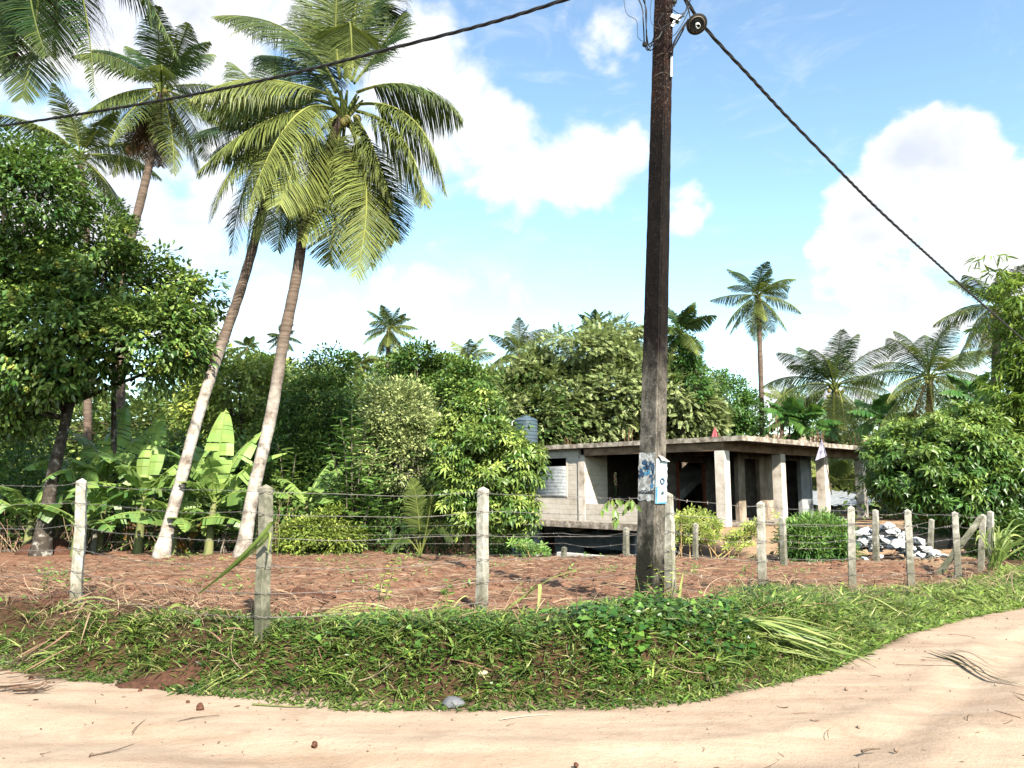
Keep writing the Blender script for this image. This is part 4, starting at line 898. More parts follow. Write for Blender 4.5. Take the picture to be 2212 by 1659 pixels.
# water tank
tc_ = P(1136, 952, 33.5); tc_[2] = ZR
tank = thing('water_tank', 'ribbed dark blue-grey plastic water tank at the left end of the roof, partly behind leaves', 'water tank', tc_)
b = MB(); zz = np.linspace(0, 1.15, 60); rad = .52+.022*(np.sin(zz*2*PI/.16) > .2); zz2 = np.concatenate([zz, [1.2,1.27,1.30]]); rad2 = np.concatenate([rad, [.50,.38,.24]])
b.tube(np.stack([tc_[0]+0*zz2, tc_[1]+0*zz2, ZR+zz2], 1), rad2, 28); b.build('barrel', M_tank, tank, smooth=False)
b = MB(); b.tube([tc_+A(0,0,1.28), tc_+A(0,0,1.36), tc_+A(0,0,1.38)], [.23,.23,.15], 20); b.build('lid', M_tank, tank)
b = MB(); b.tube([tc_+A(-.62,-.1,0), tc_+A(-.62,-.1,1.1), tc_+A(-.4,-.05,1.22)], .02, 6); b.build('pipe', M_white, tank)
# low house behind
lh = P(1845, 1120, 40); lz = Gz(lh[0], lh[1])
low = thing('low_house', 'low whitewashed house with rusty red vents and a sheet roof behind the rubble', 'house', (lh[0], lh[1], lz))
Ml = Matrix.Translation((lh[0], lh[1], 0)) @ Matrix.Rotation(math.radians(8), 4, 'Z')
def lb(name, boxes, m):
    b = MB()
    for c0, c1 in boxes: b.box(c0, c1, Ml)
    return b.build(name, m, low)
lb('wall', [((-2.5,0,-1.2),(6,.2,.5)), ((-2.5,.2,-1.2),(-2.3,4,.5)), ((5.8,.2,-1.2),(6,4,.5))], M_white)
M_vent = roughmat('clay_vent', [(.3,(.28,.10,.05)), (.7,(.42,.17,.09))], 6, .2)
for x in (-.9, 2.0):
    o = lb('vent', [((x+.0,-.06,-.72),(x+.95,-.002,-.66)), ((x,-.06,-.12),(x+.95,-.002,-.06))]+[((x+i*.225,-.06,-.66),(x+i*.225+.05,-.002,-.12)) for i in range(5)]+[((x+.05,-.05,-.44),(x+.9,-.003,-.38))], M_vent)
    lb('window', [((x-.0,-.02,-.66),(x+.95,-.001,-.12))], M_black)
b = MB(); n = 90; xx = np.linspace(-3.4, 6.6, n); zo = .03*np.sin(xx*14)
V = []
for x, o in zip(xx, zo): V += [tuple(Ml @ Vector((x,-.7,.62+o))), tuple(Ml @ Vector((x,4.4,1.35+o)))]
b.add(np.array(V), [[2*i,2*i+2,2*i+3,2*i+1] for i in range(n-1)]); o = b.build('roof', M_zinc, low); sm = o.modifiers.new('s','SOLIDIFY'); sm.thickness = .02

# pennants
def pennant(name, label, base, top, tri, m, thick=.02):
    t_ = thing(name, label, 'flag', base); b = MB(); b.tube([base, (base+top)/2, top], .016, 6); b.build('stick', M_bark, t_)
    b = MB(); tri = np.array(tri); n = nrm(np.cross(tri[1]-tri[0], tri[2]-tri[0]))*thick*.5; g = 8; V = []; Fq = []; Tt = []
    # wavy triangular cloth, fanned from the apex
    pts = [tri[0]]
    for i in range(1, g+1):
        for j in range(g+1):
            e = tri[1]*(1-j/g)+tri[2]*j/g; f = i/g; pts.append(tri[0]*(1-f)+e*f+nrm(n)*.05*math.sin(j*1.6)*f)
    pts = np.array(pts); T_ = [[0, 1+j, 2+j] for j in range(g)]; Q = [[1+(i-1)*(g+1)+j, 1+i*(g+1)+j, 2+i*(g+1)+j, 2+(i-1)*(g+1)+j] for i in range(1, g) for j in range(g)]
    b.add(pts, Q, T_); o = b.build('cloth', m, t_); s_ = o.modifiers.new('s', 'SOLIDIFY'); s_.thickness = .006
def clothmat(name, c):
    m, nt = mat(name); s = NT(nt); tc = s.n('ShaderNodeTexCoord').outputs['Object']; n1 = s.noise(tc, 8, 4)
    p = s.n('ShaderNodeBsdfPrincipled', i_Base_Color=s.mix(n1, c, tuple(x*.75 for x in c)), i_Roughness=.9); o = s.n('ShaderNodeOutputMaterial'); s.l(p.outputs[0], o.inputs[0]); return m
pb = P(1797,1070,24.6); pt = P(1774,945,24.6)
pennant('pennant', 'pale lilac triangular pennant on a thin stick in front of the third column', pb, pt, [P(1775,948,24.55), P(1761,995,24.5), P(1786,985,24.5)], clothmat('lilac_cloth', (.62,.55,.66)))
pb = HW(1.6, 2.0, ZR); k_ = (P(1590,915,27.5)-P(1590,935,27.5))
pennant('pennant', 'faded red and white cone-folded flag standing on the roof near its corner', pb, pb+A(0,0,.52), [pb+A(0,-.02,.5), pb+A(-.16,-.04,.06), pb+A(.16,-.04,.03)], clothmat('red_cloth', (.62,.14,.16)))
# rubble
rb = np.random.default_rng(9)
M_rub = roughmat('broken_concrete', [(.3,(.30,.31,.31)), (.5,(.46,.46,.46)), (.75,(.58,.58,.57))], 2.5, .3, 30)
M_rub2 = roughmat('brown_rock', [(.3,(.30,.22,.14)), (.7,(.52,.43,.33))], 4, .4, 30)
hc = P(1908, 1180, 17.2)
for k in range(120):
    qx, qy = rb.normal(0, .50), rb.normal(0, .30); hh = .82*max(0, 1-math.hypot(qx/1.25, qy/.95)); c = A(hc[0]+qx, hc[1]+qy, 0); c[2] = Gz(c[0], c[1])+.05+hh*rb.random()**.45
    b = MB(); sz = rb.uniform(.06, .19)
    sphere(b, (0,0,0), sz, sub=1, rough=.55, seed=k, scl=(sz*rb.uniform(.8,1.5), sz*rb.uniform(.6,1.2), sz*rb.uniform(.35,.7)), smoothn=1.1)
    b.v[-1] = b.v[-1]/1.0
    R = Matrix.Rotation(rb.random()*6, 3, 'Z') @ Matrix.Rotation(rb.normal(0,.5), 3, 'X'); b.v[-1] = b.v[-1]@np.array(R).T+c
    o = b.build('concrete_chunk', M_rub, origin=c); tag(o, 'angular grey chunk in the heap of broken concrete behind the wire fence', 'rubble', 'chunks in the rubble heap')
for k, (u, v, Y, sz, lb_) in enumerate([(1775,1222,16.6,.26,'brownish boulder at the foot of the bright narrow-leaved bush'), (1757,1232,16.3,.10,'small brown stone left of the boulder below the bush'),(1980,1228,17.2,.22,'pale grey slab at the right foot of the rubble heap')]):
    c = P(u, v, Y); c[2] = Gz(c[0], c[1])+sz*.3; b = MB(); sphere(b, c, sz, sub=2, rough=.4, seed=k+70, scl=(sz*1.3, sz, sz*.8)); tag(b.build('boulder', M_rub2 if k < 2 else M_rub, origin=c), lb_, 'boulder')

# ---------- fence posts ----------
def postmat(name, base, lich, moss):
    m, nt = mat(name); s = NT(nt)
    tc = s.n('ShaderNodeTexCoord').outputs['Object']
    n1 = s.noise(tc, 9, 7, .75); n2 = s.noise(tc, 38, 5, .7)
    mp = s.n('ShaderNodeMapping'); mp.inputs['Scale'].default_value = (14, 14, 2.2); s.l(tc, mp.inputs[0]); n3 = s.noise(mp.outputs[0], 1, 5, .7)
    c = s.mix(s.mr(n1, .40, .60), base, lich); z_ = s.n('ShaderNodeSeparateXYZ'); s.l(s.n('ShaderNodeNewGeometry').outputs['Position'], z_.inputs[0]); n9 = s.noise(tc, 5, 6, .7); c = s.mix(s.mr(s.math('ADD', z_.outputs[2], s.math('MULTIPLY', n9, 1.6)), 1.25, 1.75, .75, 0), c, moss); c = s.mix(s.mr(n3, .55, .72, 0, .7), c, moss); c = s.mix(s.mr(n2, .6, .75, 0, .6), c, (.10,.09,.06))
    b = s.n('ShaderNodeBump', i_Strength=.5, i_Distance=.006); s.l(n2, b.inputs['Height'])
    p = s.n('ShaderNodeBsdfPrincipled', i_Base_Color=c, i_Roughness=.95); s.l(b.outputs[0], p.inputs['Normal'])
    o = s.n('ShaderNodeOutputMaterial'); s.l(p.outputs[0], o.inputs[0]); return m
M_post = postmat('fence_post_concrete', (.24,.225,.18), (.46,.43,.36), (.085,.08,.045))
M_postdark = postmat('mossy_post_concrete', (.10,.10,.065), (.24,.22,.16), (.04,.045,.02))
def post(parent, pb, pt, w, rz, m, label=None, pointed=.032, sink=.3):
    b = MB(); ax = nrm(pt-pb); x = nrm(A(math.cos(rz), math.sin(rz), 0)); y = nrm(np.cross(ax, x)); x = np.cross(y, ax)
    L = np.linalg.norm(pt-pb); V = []; ch = .12
    ring = [(-1+ch,-1),(1-ch,-1),(1,-1+ch),(1,1-ch),(1-ch,1),(-1+ch,1),(-1,1-ch),(-1,-1+ch)]
    zs = np.concatenate([[-sink], np.linspace(0, L-pointed, 16)])
    rp = np.random.default_rng(int(abs(pb[0])*100))
    for z in zs:
        for cx, cy in ring: V.append(pb+ax*z+(x*cx+y*cy)*w*.5*(.90-.1*z/L)+rp.normal(0, .0022, 3)+x*.006*math.sin(z*7+pb[0]*5))
    V.append(pt); n = len(zs); Q = [[i*8+j, i*8+(j+1)%8, (i+1)*8+(j+1)%8, (i+1)*8+j] for i in range(n-1) for j in range(8)]
    T_ = [[(n-1)*8+j, (n-1)*8+(j+1)%8, n*8] for j in range(8)]
    b.add(np.array(V), Q, T_); o = b.build('post', m, parent)
    if label: o['label'] = label
    return o
def wire(parent, pts, sag, seed, barbs=True, r=.0024):
    rw = np.random.default_rng(seed); b = MB(); full = []
    for p, q in zip(pts[:-1], pts[1:]):
        n = 20; t = np.linspace(0, 1, n, endpoint=False)[:,None]; s_ = sag*(.5+rw.random())
        full.append(p*(1-t)+q*t-A(0,0,1)*4*t*(1-t)*s_+A(0,0,1)*np.sin(t*9+rw.random()*6)*.008)
    full = np.vstack(full+[pts[-1][None]]); b.tube(full, r, 5, caps=False)
    if barbs:
        d = np.concatenate([[0], np.cumsum(np.linalg.norm(np.diff(full, axis=0), axis=1))]); k = int(d[-1]/.13)
        for s0 in (np.arange(k)+.5)*.13:
            c = A(*[np.interp(s0, d, full[:,i]) for i in range(3)])
            for q in range(2):
                v = nrm(rw.normal(size=3))*.02; b.tube([c-v, c+v], [.0018,.0012], 3, caps=False)
    return b.build('barbed_wire', M_wire, parent)
posts = [((-150,1300),(-130,1030),8.3,.105,.5),((165,1300),(178,1033),7.8,.115,.35),((566,1358),(575,1046),6.5,.108,1.05),((1040,1325),(1044,1051),7.5,.108,.95),((1449,1285),(1443,1063),8.6,.115,.95),((1648,1310),(1643,1082),8.9,.105,1.1),((1842,1290),(1838,1092),10.2,.108,1.15),((1969,1282),(1960,1099),11.2,.11,1.2),((2071,1255),(2062,1104),13.0,.12,1.1),((2118,1238),(2124,1110),14.2,.12,.9),((2141,1222),(2140,1103),15.2,.12,.7)]
labs = ['post standing outside the left edge', 'leftmost bright post with a dark rusty wire wrap', 'post with a dark mossy left face, cut grass blade leaning on it', 'grey lichen-spotted post in the middle with a broken top', 'post standing close behind the utility pole', 'clean grey post right of the utility pole', 'yellowish lichen-streaked post before the bush', 'tall thin yellowish post before the rubble', 'white post near the road corner', 'leaning short post at the road corner', 'last post at the road corner']
fence = thing('barbed_wire_fence', 'front fence of concrete posts and sagging barbed wire along the ploughed plot', 'fence', P(1040,1325,7.5))
PP = []
for i, (b_, t_, Y, w, rz) in enumerate(posts):
    pb, pt = P(*b_, Y), P(*t_, Y); gz = Gz(pb[0], pb[1])
    post(fence, pb, pt, w, rz, M_postdark if i == 2 else M_post, labs[i], sink=max(.25, pb[2]-gz+.25)); PP.append((pb, pt, w))
for k, f in enumerate([.955, .80, .62, .43, .25, .09]):
    pts = [pb+(pt-pb)*f+A(-.02, -w*.55, 0) for pb, pt, w in PP]; wire(fence, pts, .03+.02*k/5, 300+k)
    for (pb, pt, w) in PP[1:9]:   # wire wraps
        c = pb+(pt-pb)*f; b = MB(); a = np.linspace(0, 2*PI, 13); b.tube(np.stack([c[0]+np.cos(a)*w*.68, c[1]+np.sin(a)*w*.68, c[2]+.01*np.sin(a*2)], 1), .0025, 4, caps=False); b.build('wire_tie', M_wire, fence)
b_ = MB(); p0 = P(2046,1216,14.0); p1 = P(2122,1114,14.2); post(fence, p0, p1, .10, .6, M_postdark, 'slanting brace post at the road corner')
# back fence
posts2 = [((-60,1192),(-58,1120),18.3,.11),((200,1190),(206,1147),18.2,.10),((377,1195),(377,1178),18.2,.10),((1217,1214),(1219,1180),17.4,.12),((1352,1216),(1353,1138),17.2,.13),((1502,1216),(1503,1129),16.8,.11),((1694,1228),(1690,1116),15.8,.13),((1893,1218),(1891,1100),16.4,.13),((2010,1215),(2012,1120),17.0,.12)]
labs2 = ['back post at the far left', 'thin old stick-like back post behind the leftmost front post', 'small white stub by the palm trunk', 'short white stub before the dark lower storey', 'bright white back post below the house slab', 'back post among the cassava plants', 'yellowish back post left of the rounded bush', 'back post in front of the rubble', 'back post under the mango tree']
fence2 = thing('barbed_wire_fence', 'back fence of small white posts and wire at the far side of the plot', 'fence', P(1352,1216,17.2))
P2 = []
for i, (b_, t_, Y, w) in enumerate(posts2):
    pb, pt = P(*b_, Y), P(*t_, Y); pb[2] = Gz(pb[0], pb[1]) if abs(Gz(pb[0],pb[1])-pb[2]) < .5 else pb[2]; post(fence2, pb, pt, w, .8, M_post, labs2[i], sink=.4); P2.append((pb, pt, w))
for k, h in enumerate([.95, .7, .42, .15]):
    pts = [A(pb[0], pb[1]-.06, pb[2]+h*(.75 if i < 3 else .85)) for i, (pb, pt, w) in enumerate(P2)]; wire(fence2, pts, .05, 330+k, r=.003)

# ---------- utility pole ----------
def polemat():
    m, nt = mat('weathered_pole'); s = NT(nt)
    g = s.n('ShaderNodeNewGeometry'); pos = g.outputs['Position']; sp = s.n('ShaderNodeSeparateXYZ'); s.l(pos, sp.inputs[0]); z = sp.outputs[2]
    mp = s.n('ShaderNodeMapping'); mp.inputs['Scale'].default_value = (1, 1, .55); s.l(pos, mp.inputs[0])
    n1 = s.noise(mp.outputs[0], 11, 7, .75); n2 = s.noise(pos, 34, 6, .75); n3 = s.noise(mp.outputs[0], 3.5, 5, .65); n4 = s.noise(pos, 110, 3, .6)
    grey = s.mix(s.mr(n1, .40, .64), (.045,.04,.033), (.20,.175,.14)); grey = s.mix(s.mr(n2, .56, .7, 0, .75), grey, (.36,.33,.28)); grey = s.mix(s.mr(n2, .42, .3, 0, .7), grey, (.04,.035,.028))
    dark = s.mix(s.mr(n1, .4, .6), (.004,.0033,.003), (.011,.0075,.006)); dark = s.mix(s.mr(n2, .60, .7, 0, .55), dark, (.10,.085,.065))
    redd = s.mix(s.mr(n1, .42, .6), (.007,.0045,.004), (.024,.009,.006)); redd = s.mix(s.mr(n2, .55, .66, 0, .7), redd, (.15,.13,.10))
    zz = s.math('ADD', z, s.math('MULTIPLY', s.math('SUBTRACT', n3, .5), 1.3))
    c = s.mix(s.mr(zz, 2.35, 3.1, 0, 1, True), grey, dark); c = s.mix(s.mr(zz, 5.1, 5.9, 0, 1, True), c, redd)
    alg = s.math('MULTIPLY', s.mr(zz, 1.45, 1.1), s.mr(n3, .38, .52)); c = s.mix(alg, c, (.022,.021,.014))
    b = s.n('ShaderNodeBump', i_Strength=.9, i_Distance=.012); s.l(s.math('ADD', n2, s.math('MULTIPLY', n4, .4)), b.inputs['Height'])
    p = s.n('ShaderNodeBsdfPrincipled', i_Base_Color=c, i_Roughness=.95); s.l(b.outputs[0], p.inputs['Normal']); p.inputs['Specular IOR Level'].default_value = .15
    o = s.n('ShaderNodeOutputMaterial'); s.l(p.outputs[0], o.inputs[0]); return m
pB, pT = P(1401,1345,7.6), P(1440,-260,7.75)
PX = math.radians(-34)   # direction the right-hand face runs
pax = nrm(pT-pB); PL = np.linalg.norm(pT-pB)
ex = nrm(A(math.cos(PX+math.radians(72)), math.sin(PX+math.radians(72)), 0)); ey = nrm(A(math.cos(PX+PI/2+math.radians(72)), math.sin(PX+PI/2+math.radians(72)), 0))
# ex: along the right face (away from viewer to the right); ey: along the left face (away to the left)
def pole_w(z): return .217-.072*np.clip(z/PL, 0, 1)
def PC(z, a, b):  # point on the pole section: a along ex, b along ey, in half widths
    w = pole_w(z); return pB+pax*z+ex*a*w*.5*.80+ey*b*w*.5*1.08
pole = thing('utility_pole', 'weathered dark concrete utility pole with torn posters, standing in the verge greenery', 'utility pole', pB)
b = MB(); ring = [(-1,-1),(-1,-.06),(-.93,.0),(-.93,.0),(-1,.06),(-1,1),(1,1),(1,-1)]
ring = [(-.94,-.97),(-.97,-.94),(-1,-.9),(-1,.92),(-.92,1),(.92,1),(1,.92),(1,-.92),(.92,-1),(-.06,-1),(-.10,-.9),(-.70,-.9),(-.74,-1),(-.9,-1)]
ring = [(-.95,-1),(-1,-.95),(-1,.95),(-.95,1),(.95,1),(1,.95),(1,-.95),(.95,-1),(-.58,-1),(-.62,-.93),(-.72,-.93),(-.76,-1)]
V = []; zs = np.concatenate([[-.5], np.linspace(0, PL, 90)]); k_ = len(ring); rp = np.random.default_rng(3)
for z in zs:
    for (a, b2) in ring: V.append(PC(z, a, b2)+rp.normal(0, .0012, 3))
n = len(zs); b.add(np.array(V), [[i*k_+j, i*k_+(j+1)%k_, (i+1)*k_+(j+1)%k_, (i+1)*k_+j] for i in range(n-1) for j in range(k_)])
b.build('shaft', polemat(), pole)
# posters: left face is a=-1 plane (runs along ey), right face is b=-1 plane (runs along ex)
def zat(v):  # height along the pole of a sketch row
    best = min(np.linspace(0, PL, 1200), key=lambda z: abs(proj(pB+pax*z)[1]-v)); return float(best)
def proj(p):
    d = np.asarray(p)-A(0,0,EYE); f = d[1]*math.cos(TILT)+d[2]*math.sin(TILT); u = d[2]*math.cos(TILT)-d[1]*math.sin(TILT); return (1106+F*d[0]/f, 829.5-F*u/f)
def papermat(name, c1, c2, scale, lo=.45, hi=.6, torn=None):
    m, nt = mat(name); s = NT(nt); tc = s.n('ShaderNodeTexCoord').outputs['Object']; n1 = s.noise(tc, scale, 6, .75); n2 = s.noise(tc, 60, 5, .7)
    c = s.mix(s.mr(n1, lo, hi), c1, c2); c = s.mix(s.mr(n2, .55, .7, 0, .6), c, (.25,.24,.22))
    p = s.n('ShaderNodeBsdfPrincipled', i_Base_Color=c, i_Roughness=.8); o = s.n('ShaderNodeOutputMaterial'); s.l(p.outputs[0], o.inputs[0]); return m
def sheet(name, m, face, z0, z1, t0, t1, off=.004, n=10, jag=0.0, seed=0, parent=None, bulge=0.0):
    """patch on a pole face; t from -1 to 1 across it"""
    rs = np.random.default_rng(seed); b = MB(); V = []
    for i in range(n+1):
        for j in range(7):
            z = z0+(z1-z0)*i/n; t = t0+(t1-t0)*j/6
            if jag and i in (0, n): z += rs.normal(0, jag)
            if jag and j in (0, 6): t += rs.normal(0, jag*3)
            w = pole_w(z); bl = off+bulge*abs(math.sin(i*1.3))*(t-t0)/(t1-t0)
            if face == 'L': q = PC(z, -1, t)-ex*bl
            else: q = PC(z, t, -1)-ey*bl
            V.append(q)
    b.add(np.array(V), [[i*7+j, i*7+j+1, (i+1)*7+j+1, (i+1)*7+j] for i in range(n) for j in range(6)])
    o = b.build(name, m, pole); s_ = o.modifiers.new('s','SOLIDIFY'); s_.thickness = .0012
    if parent is not None: o.parent = parent
    return o
M_pap = papermat('torn_paper', (.22,.21,.19), (.62,.61,.59), 14)
M_blue = papermat('blue_print', (.006,.022,.06), (.02,.08,.16), 10)
M_blue2 = papermat('bright_blue_print', (.03,.16,.30), (.08,.28,.42), 10)
M_pale = papermat('pale_blue_print', (.34,.46,.52), (.62,.67,.69), 8)
M_ink = papermat('ink', (.02,.02,.03), (.05,.06,.09), 20)
zt, zb2 = zat(978), zat(1082)
pl = sheet('poster', M_pap, 'L', zb2, zt, -.96, .96, jag=.012, seed=1, n=16); pl['label'] = 'torn whitish poster with dark blue shapes on the left face'
def patch_(face, par, m, shapes, off=.0065, name='print'):
    b = MB()
    for (t, v, rt, rv, sd, ns) in shapes:
        rs = np.random.default_rng(sd); z = zat(v); px2m = 7.9/F; V = []
        cen = (PC(z, -1, t)-ex*off) if face == 'L' else (PC(z, t, -1)-ey*off)
        V.append(cen); k = 16
        for i in range(k):
            a = i*2*PI/k; q = 1+ns*rs.normal(0, .25)
            zz_ = z+math.sin(a)*rv*px2m*q; tt_ = t+math.cos(a)*rt*q
            tt_ = float(np.clip(tt_, -.97, .97)); V.append((PC(zz_, -1, tt_)-ex*off) if face == 'L' else (PC(zz_, tt_, -1)-ey*off))
        b.add(np.array(V), None, [[0, 1+i, 1+(i+1)%k] for i in range(k)])
    o = b.build(name, m, pole); o.parent = par; return o
# on the left face t=+1 is the far left, t=-1 the shared corner
patch_('L', pl, M_blue, [(.25,1000,.32,6,1,1),(.1,1010,.3,5,2,1),(.65,1018,.25,7,3,1),(-.2,1012,.25,8,4,1),(-.45,1003,.25,5,5,1),(-.75,1012,.18,9,6,1),(.45,1027,.2,5,7,1),(-.5,1028,.2,4,8,1),(-.75,1036,.14,5,9,1),(.8,1030,.12,6,10,1),(-.8,1022,.12,5,11,1)])
patch_('L', pl, M_blue2, [(.0,1024,.25,4,12,1),(-.3,1020,.2,4,13,1),(-.7,1048,.2,6,14,1),(.5,1010,.15,4,15,1)], .0075)
patch_('L', pl, M_pap, [(.62,1009,.16,4,16,.1)], .0085); patch_('L', pl, M_ink, [(.62,1009,.05,1.4,17,.1)], .0095)
pr = sheet('poster', M_pale, 'R', zat(1087), zat(992), -.99, .99, jag=.003, seed=2, n=14, off=.008, bulge=.012); pr['label'] = 'white poster with pale blue border on the right face, its upper corner folded over'
for args in [(M_blue2, 1087, 1052, -.97, -.66), (M_pale, 1052, 992, -.97, -.6)]: sheet('border', args[0], 'R', zat(args[1]), zat(args[2]), args[3], args[4], off=.0135, parent=pr, n=4)
sheet('border', M_blue2, 'R', zat(1088), zat(1085), -.6, .9, off=.02, parent=pr, n=3)
# folded corner flap
b = MB(); z1_, z2_ = zat(985), zat(998); b.add(np.array([PC(z1_,-.6,-1)-ey*.012, PC(z1_-.005,.1,-1)-ey*.02, PC(z2_,1.15,-1)-ey*.04, PC(z2_+.012,-.5,-1)-ey*.045]), [[0,1,2,3]]); o = b.build('flap', M_pap, pole); o.parent = pr; s_ = o.modifiers.new('s','SOLIDIFY'); s_.thickness = .002
# lettering fragments
def textmesh(txt, size, origin, xd, yd, m, parent, name='lettering'):
    cu = bpy.data.curves.new('t', 'FONT'); cu.body = txt; cu.size = size; cu.extrude = .0004; cu.offset = .0022; ob = bpy.data.objects.new('t', cu); col.objects.link(ob)
    dg = bpy.context.evaluated_depsgraph_get(); me = bpy.data.meshes.new_from_object(ob.evaluated_get(dg)); bpy.data.objects.remove(ob)
    o = bpy.data.objects.new(name, me); me.materials.clear(); me.materials.append(m); col.objects.link(o)
    x = nrm(xd); y = nrm(yd); z = np.cross(x, y); y = np.cross(z, x)
    M4 = Matrix(((x[0],y[0],z[0],origin[0]),(x[1],y[1],z[1],origin[1]),(x[2],y[2],z[2],origin[2]),(0,0,0,1)))
    inv = pole.matrix_basis.inverted() @ M4
    for v in me.vertices: v.co = inv @ v.co
    o.parent = parent if parent is not None else pole
    o.matrix_parent_inverse = Matrix.Identity(4); return o
textmesh('oGGosSO', .052, PC(zat(1067), -1, .85)-ex*.007, -ey, pax, M_black, pl)
textmesh('H', .045, PC(zat(1068), -.05, -1)-ey*.026, ex, pax, M_black, pr)
textmesh('O', .085, PC(zat(1046), -.35, -1)-ey*.024, ex, pax, M_blue, pr)
textmesh('7', .03, PC(zat(1079), -1, .8)-ex*.007, -ey, pax, M_ink, pl)
b = MB()
for v0, t0, t1 in [(1059,-.3,.95),(1075,-.5,.9),(1052,.2,.9)]:
    z = zat(v0); b.add(np.array([PC(z,t0,-1)-ey*.026, PC(z+.0,t1,-1)-ey*.03, PC(z+.003,t1,-1)-ey*.03, PC(z+.003,t0,-1)-ey*.026]), [[0,1,2,3]])
o = b.build('ruled_line', M_ink, pole); o.parent = pr
# bands and fittings
b = MB()
for v in (128, 168):
    z = zat(v); w = pole_w(z)*.62; a = np.linspace(0, 2*PI, 17); c = pB+pax*z
    b.tube(np.stack([c[0]+np.cos(a)*w, c[1]+np.sin(a)*w, c[2]+.01*np.sin(a*3)], 1), .003, 4, caps=False)
b.build('binding_wire', M_wire, pole)
b = MB(); a = PC(zat(175), .4, -1)-ey*.02; b.tube([a, PC(zat(130), .4, -1)-ey*.02], .016, 8); b.build('conduit', M_zinc, pole)
q = PC(zat(48), .9, -1)-ey*.03
b = MB(); Mb = Matrix.Translation(q) @ Matrix.Rotation(.5, 4, 'Y'); b.box((-.05,-.035,-.02),(.06,.03,.02), Mb); b.box((.0,-.02,-.105),(.03,.02,.05), Mb); b.tube([q+A(-.03,-.02,0), q+A(.1,-.03,.015)], .012, 8); b.tube([q+A(.03,-.03,-.03), q+A(.05,-.03,.04)], .01, 8); b.build('clamp', M_zinc, pole)
b = MB(); c = PC(zat(5), 1.2, -1); sphere(b, c, .035, sq=1.2); b.tube([c+A(0,0,-.06), c+A(0,0,.06)], .012, 6); b.build('insulator', M_black, pole)

# lamp
YL = 7.45
lc = P(1505, 52, YL)
lamp = thing('street_lamp', 'round black dish lamp with a white spiral bulb at the pole top', 'street lamp', lc)
b = MB(); b.tube(smooth_path([PC(zat(135), .9, -1), P(1455,95,7.55), P(1476,58,7.5), P(1490,42,YL), P(1499,41,YL)], 20), .011, 8); b.build('arm', M_cable, lamp, smooth=True)
dn = nrm(A(.05,-.62,-.78)); up_ = -dn
sx = nrm(np.cross(dn, A(0,0,1))); sy = np.cross(sx, dn)
def disc(b, c, ax, prof, k=36):
    s1 = nrm(np.cross(ax, A(0,0,1))); s2 = np.cross(s1, ax); V = []; a = np.arange(k)*2*PI/k
    for h, r in prof: V.append(c+ax*h+r*(np.cos(a)[:,None]*s1+np.sin(a)[:,None]*s2))
    n = len(prof); b.add(np.vstack(V), [[i*k+j, i*k+(j+1)%k, (i+1)*k+(j+1)%k, (i+1)*k+j] for i in range(n-1) for j in range(k)])
RD = 22.5*8.1/F
b = MB(); disc(b, lc, dn, [(-.05,.001),(-.05,.035),(-.02,.04),(-.012,RD*.5),(.0,RD*.97),(.004,RD),(.008,RD*.97),(.004,RD*.66),(.012,RD*.64),(.002,RD*.6),(-.005,.02),(-.005,.001)]); b.build('dish', M_black, lamp, smooth=True)
b = MB(); disc(b, lc, dn, [(.008,RD*.70),(.011,RD*.72),(.008,RD*.74)]); b.build('dish_rim', M_rub2, lamp)
M_bulb = metalmat('white_bulb', (.75,.75,.73), .3, 0)
b = MB(); t = np.linspace(0, 1, 80); hel = lc+np.outer(.03+.045*t, dn)+.021*(np.cos(t*8*PI)[:,None]*sx+np.sin(t*8*PI)[:,None]*sy); b.tube(hel, .0065, 7); disc(b, lc, dn, [(.0,.018),(.03,.02),(.032,.001)], 16); b.build('bulb', M_bulb, lamp, smooth=True)

# ---------- cables ----------
def twisted(name, label, pts, r_str, r_hel, pitch, n=600, strands=3, parts_name='strand'):
    p = smooth_path(pts, n); T_ = nrm(np.gradient(p, axis=0)); sd = nrm(np.cross(T_, A(0,0,1))); up = np.cross(sd, T_)
    d = np.concatenate([[0], np.cumsum(np.linalg.norm(np.diff(p, axis=0), axis=1))]); root = thing(name, label, 'overhead cable', p[0])
    for s_ in range(strands):
        a = d/pitch*2*PI*1.0+1.7*np.sin(d*.9)+1.1*np.sin(d*2.3+1)+s_*2*PI/strands; b = MB(); b.tube(p+r_hel*(np.cos(a)[:,None]*sd+np.sin(a)[:,None]*up), r_str, 6, caps=False); b.build(parts_name, M_cable, root, smooth=True)
twisted('overhead_cable', 'thick twisted black cable sagging across the palms to the upper left', [P(1445,-95,7.8), P(1330,-38,8.1), P(1215,1,8.4), P(1050,52,8.9), P(840,106,9.7), P(660,152,10.4), P(480,192,11.2), P(250,234,12.3), P(0,272,13.6), P(-250,300,15)], .0125, .0125, .75)
twisted('overhead_cable', 'twisted black cable running from the lamp down to the right edge', [P(1440,-70,7.7), P(1485,5,7.9), P(1530,68,8.2), P(1615,160,8.8), P(1700,252,9.5), P(1800,355,10.4), P(1900,455,11.5), P(2010,556,12.9), P(2110,646,14.5), P(2212,735,16.5), P(2330,835,19)], .0115, .0115, .6)
loose = thing('loose_wires', 'tangle of loose black service wires looping beside the pole top', 'wires', P(1395,90,7.6))
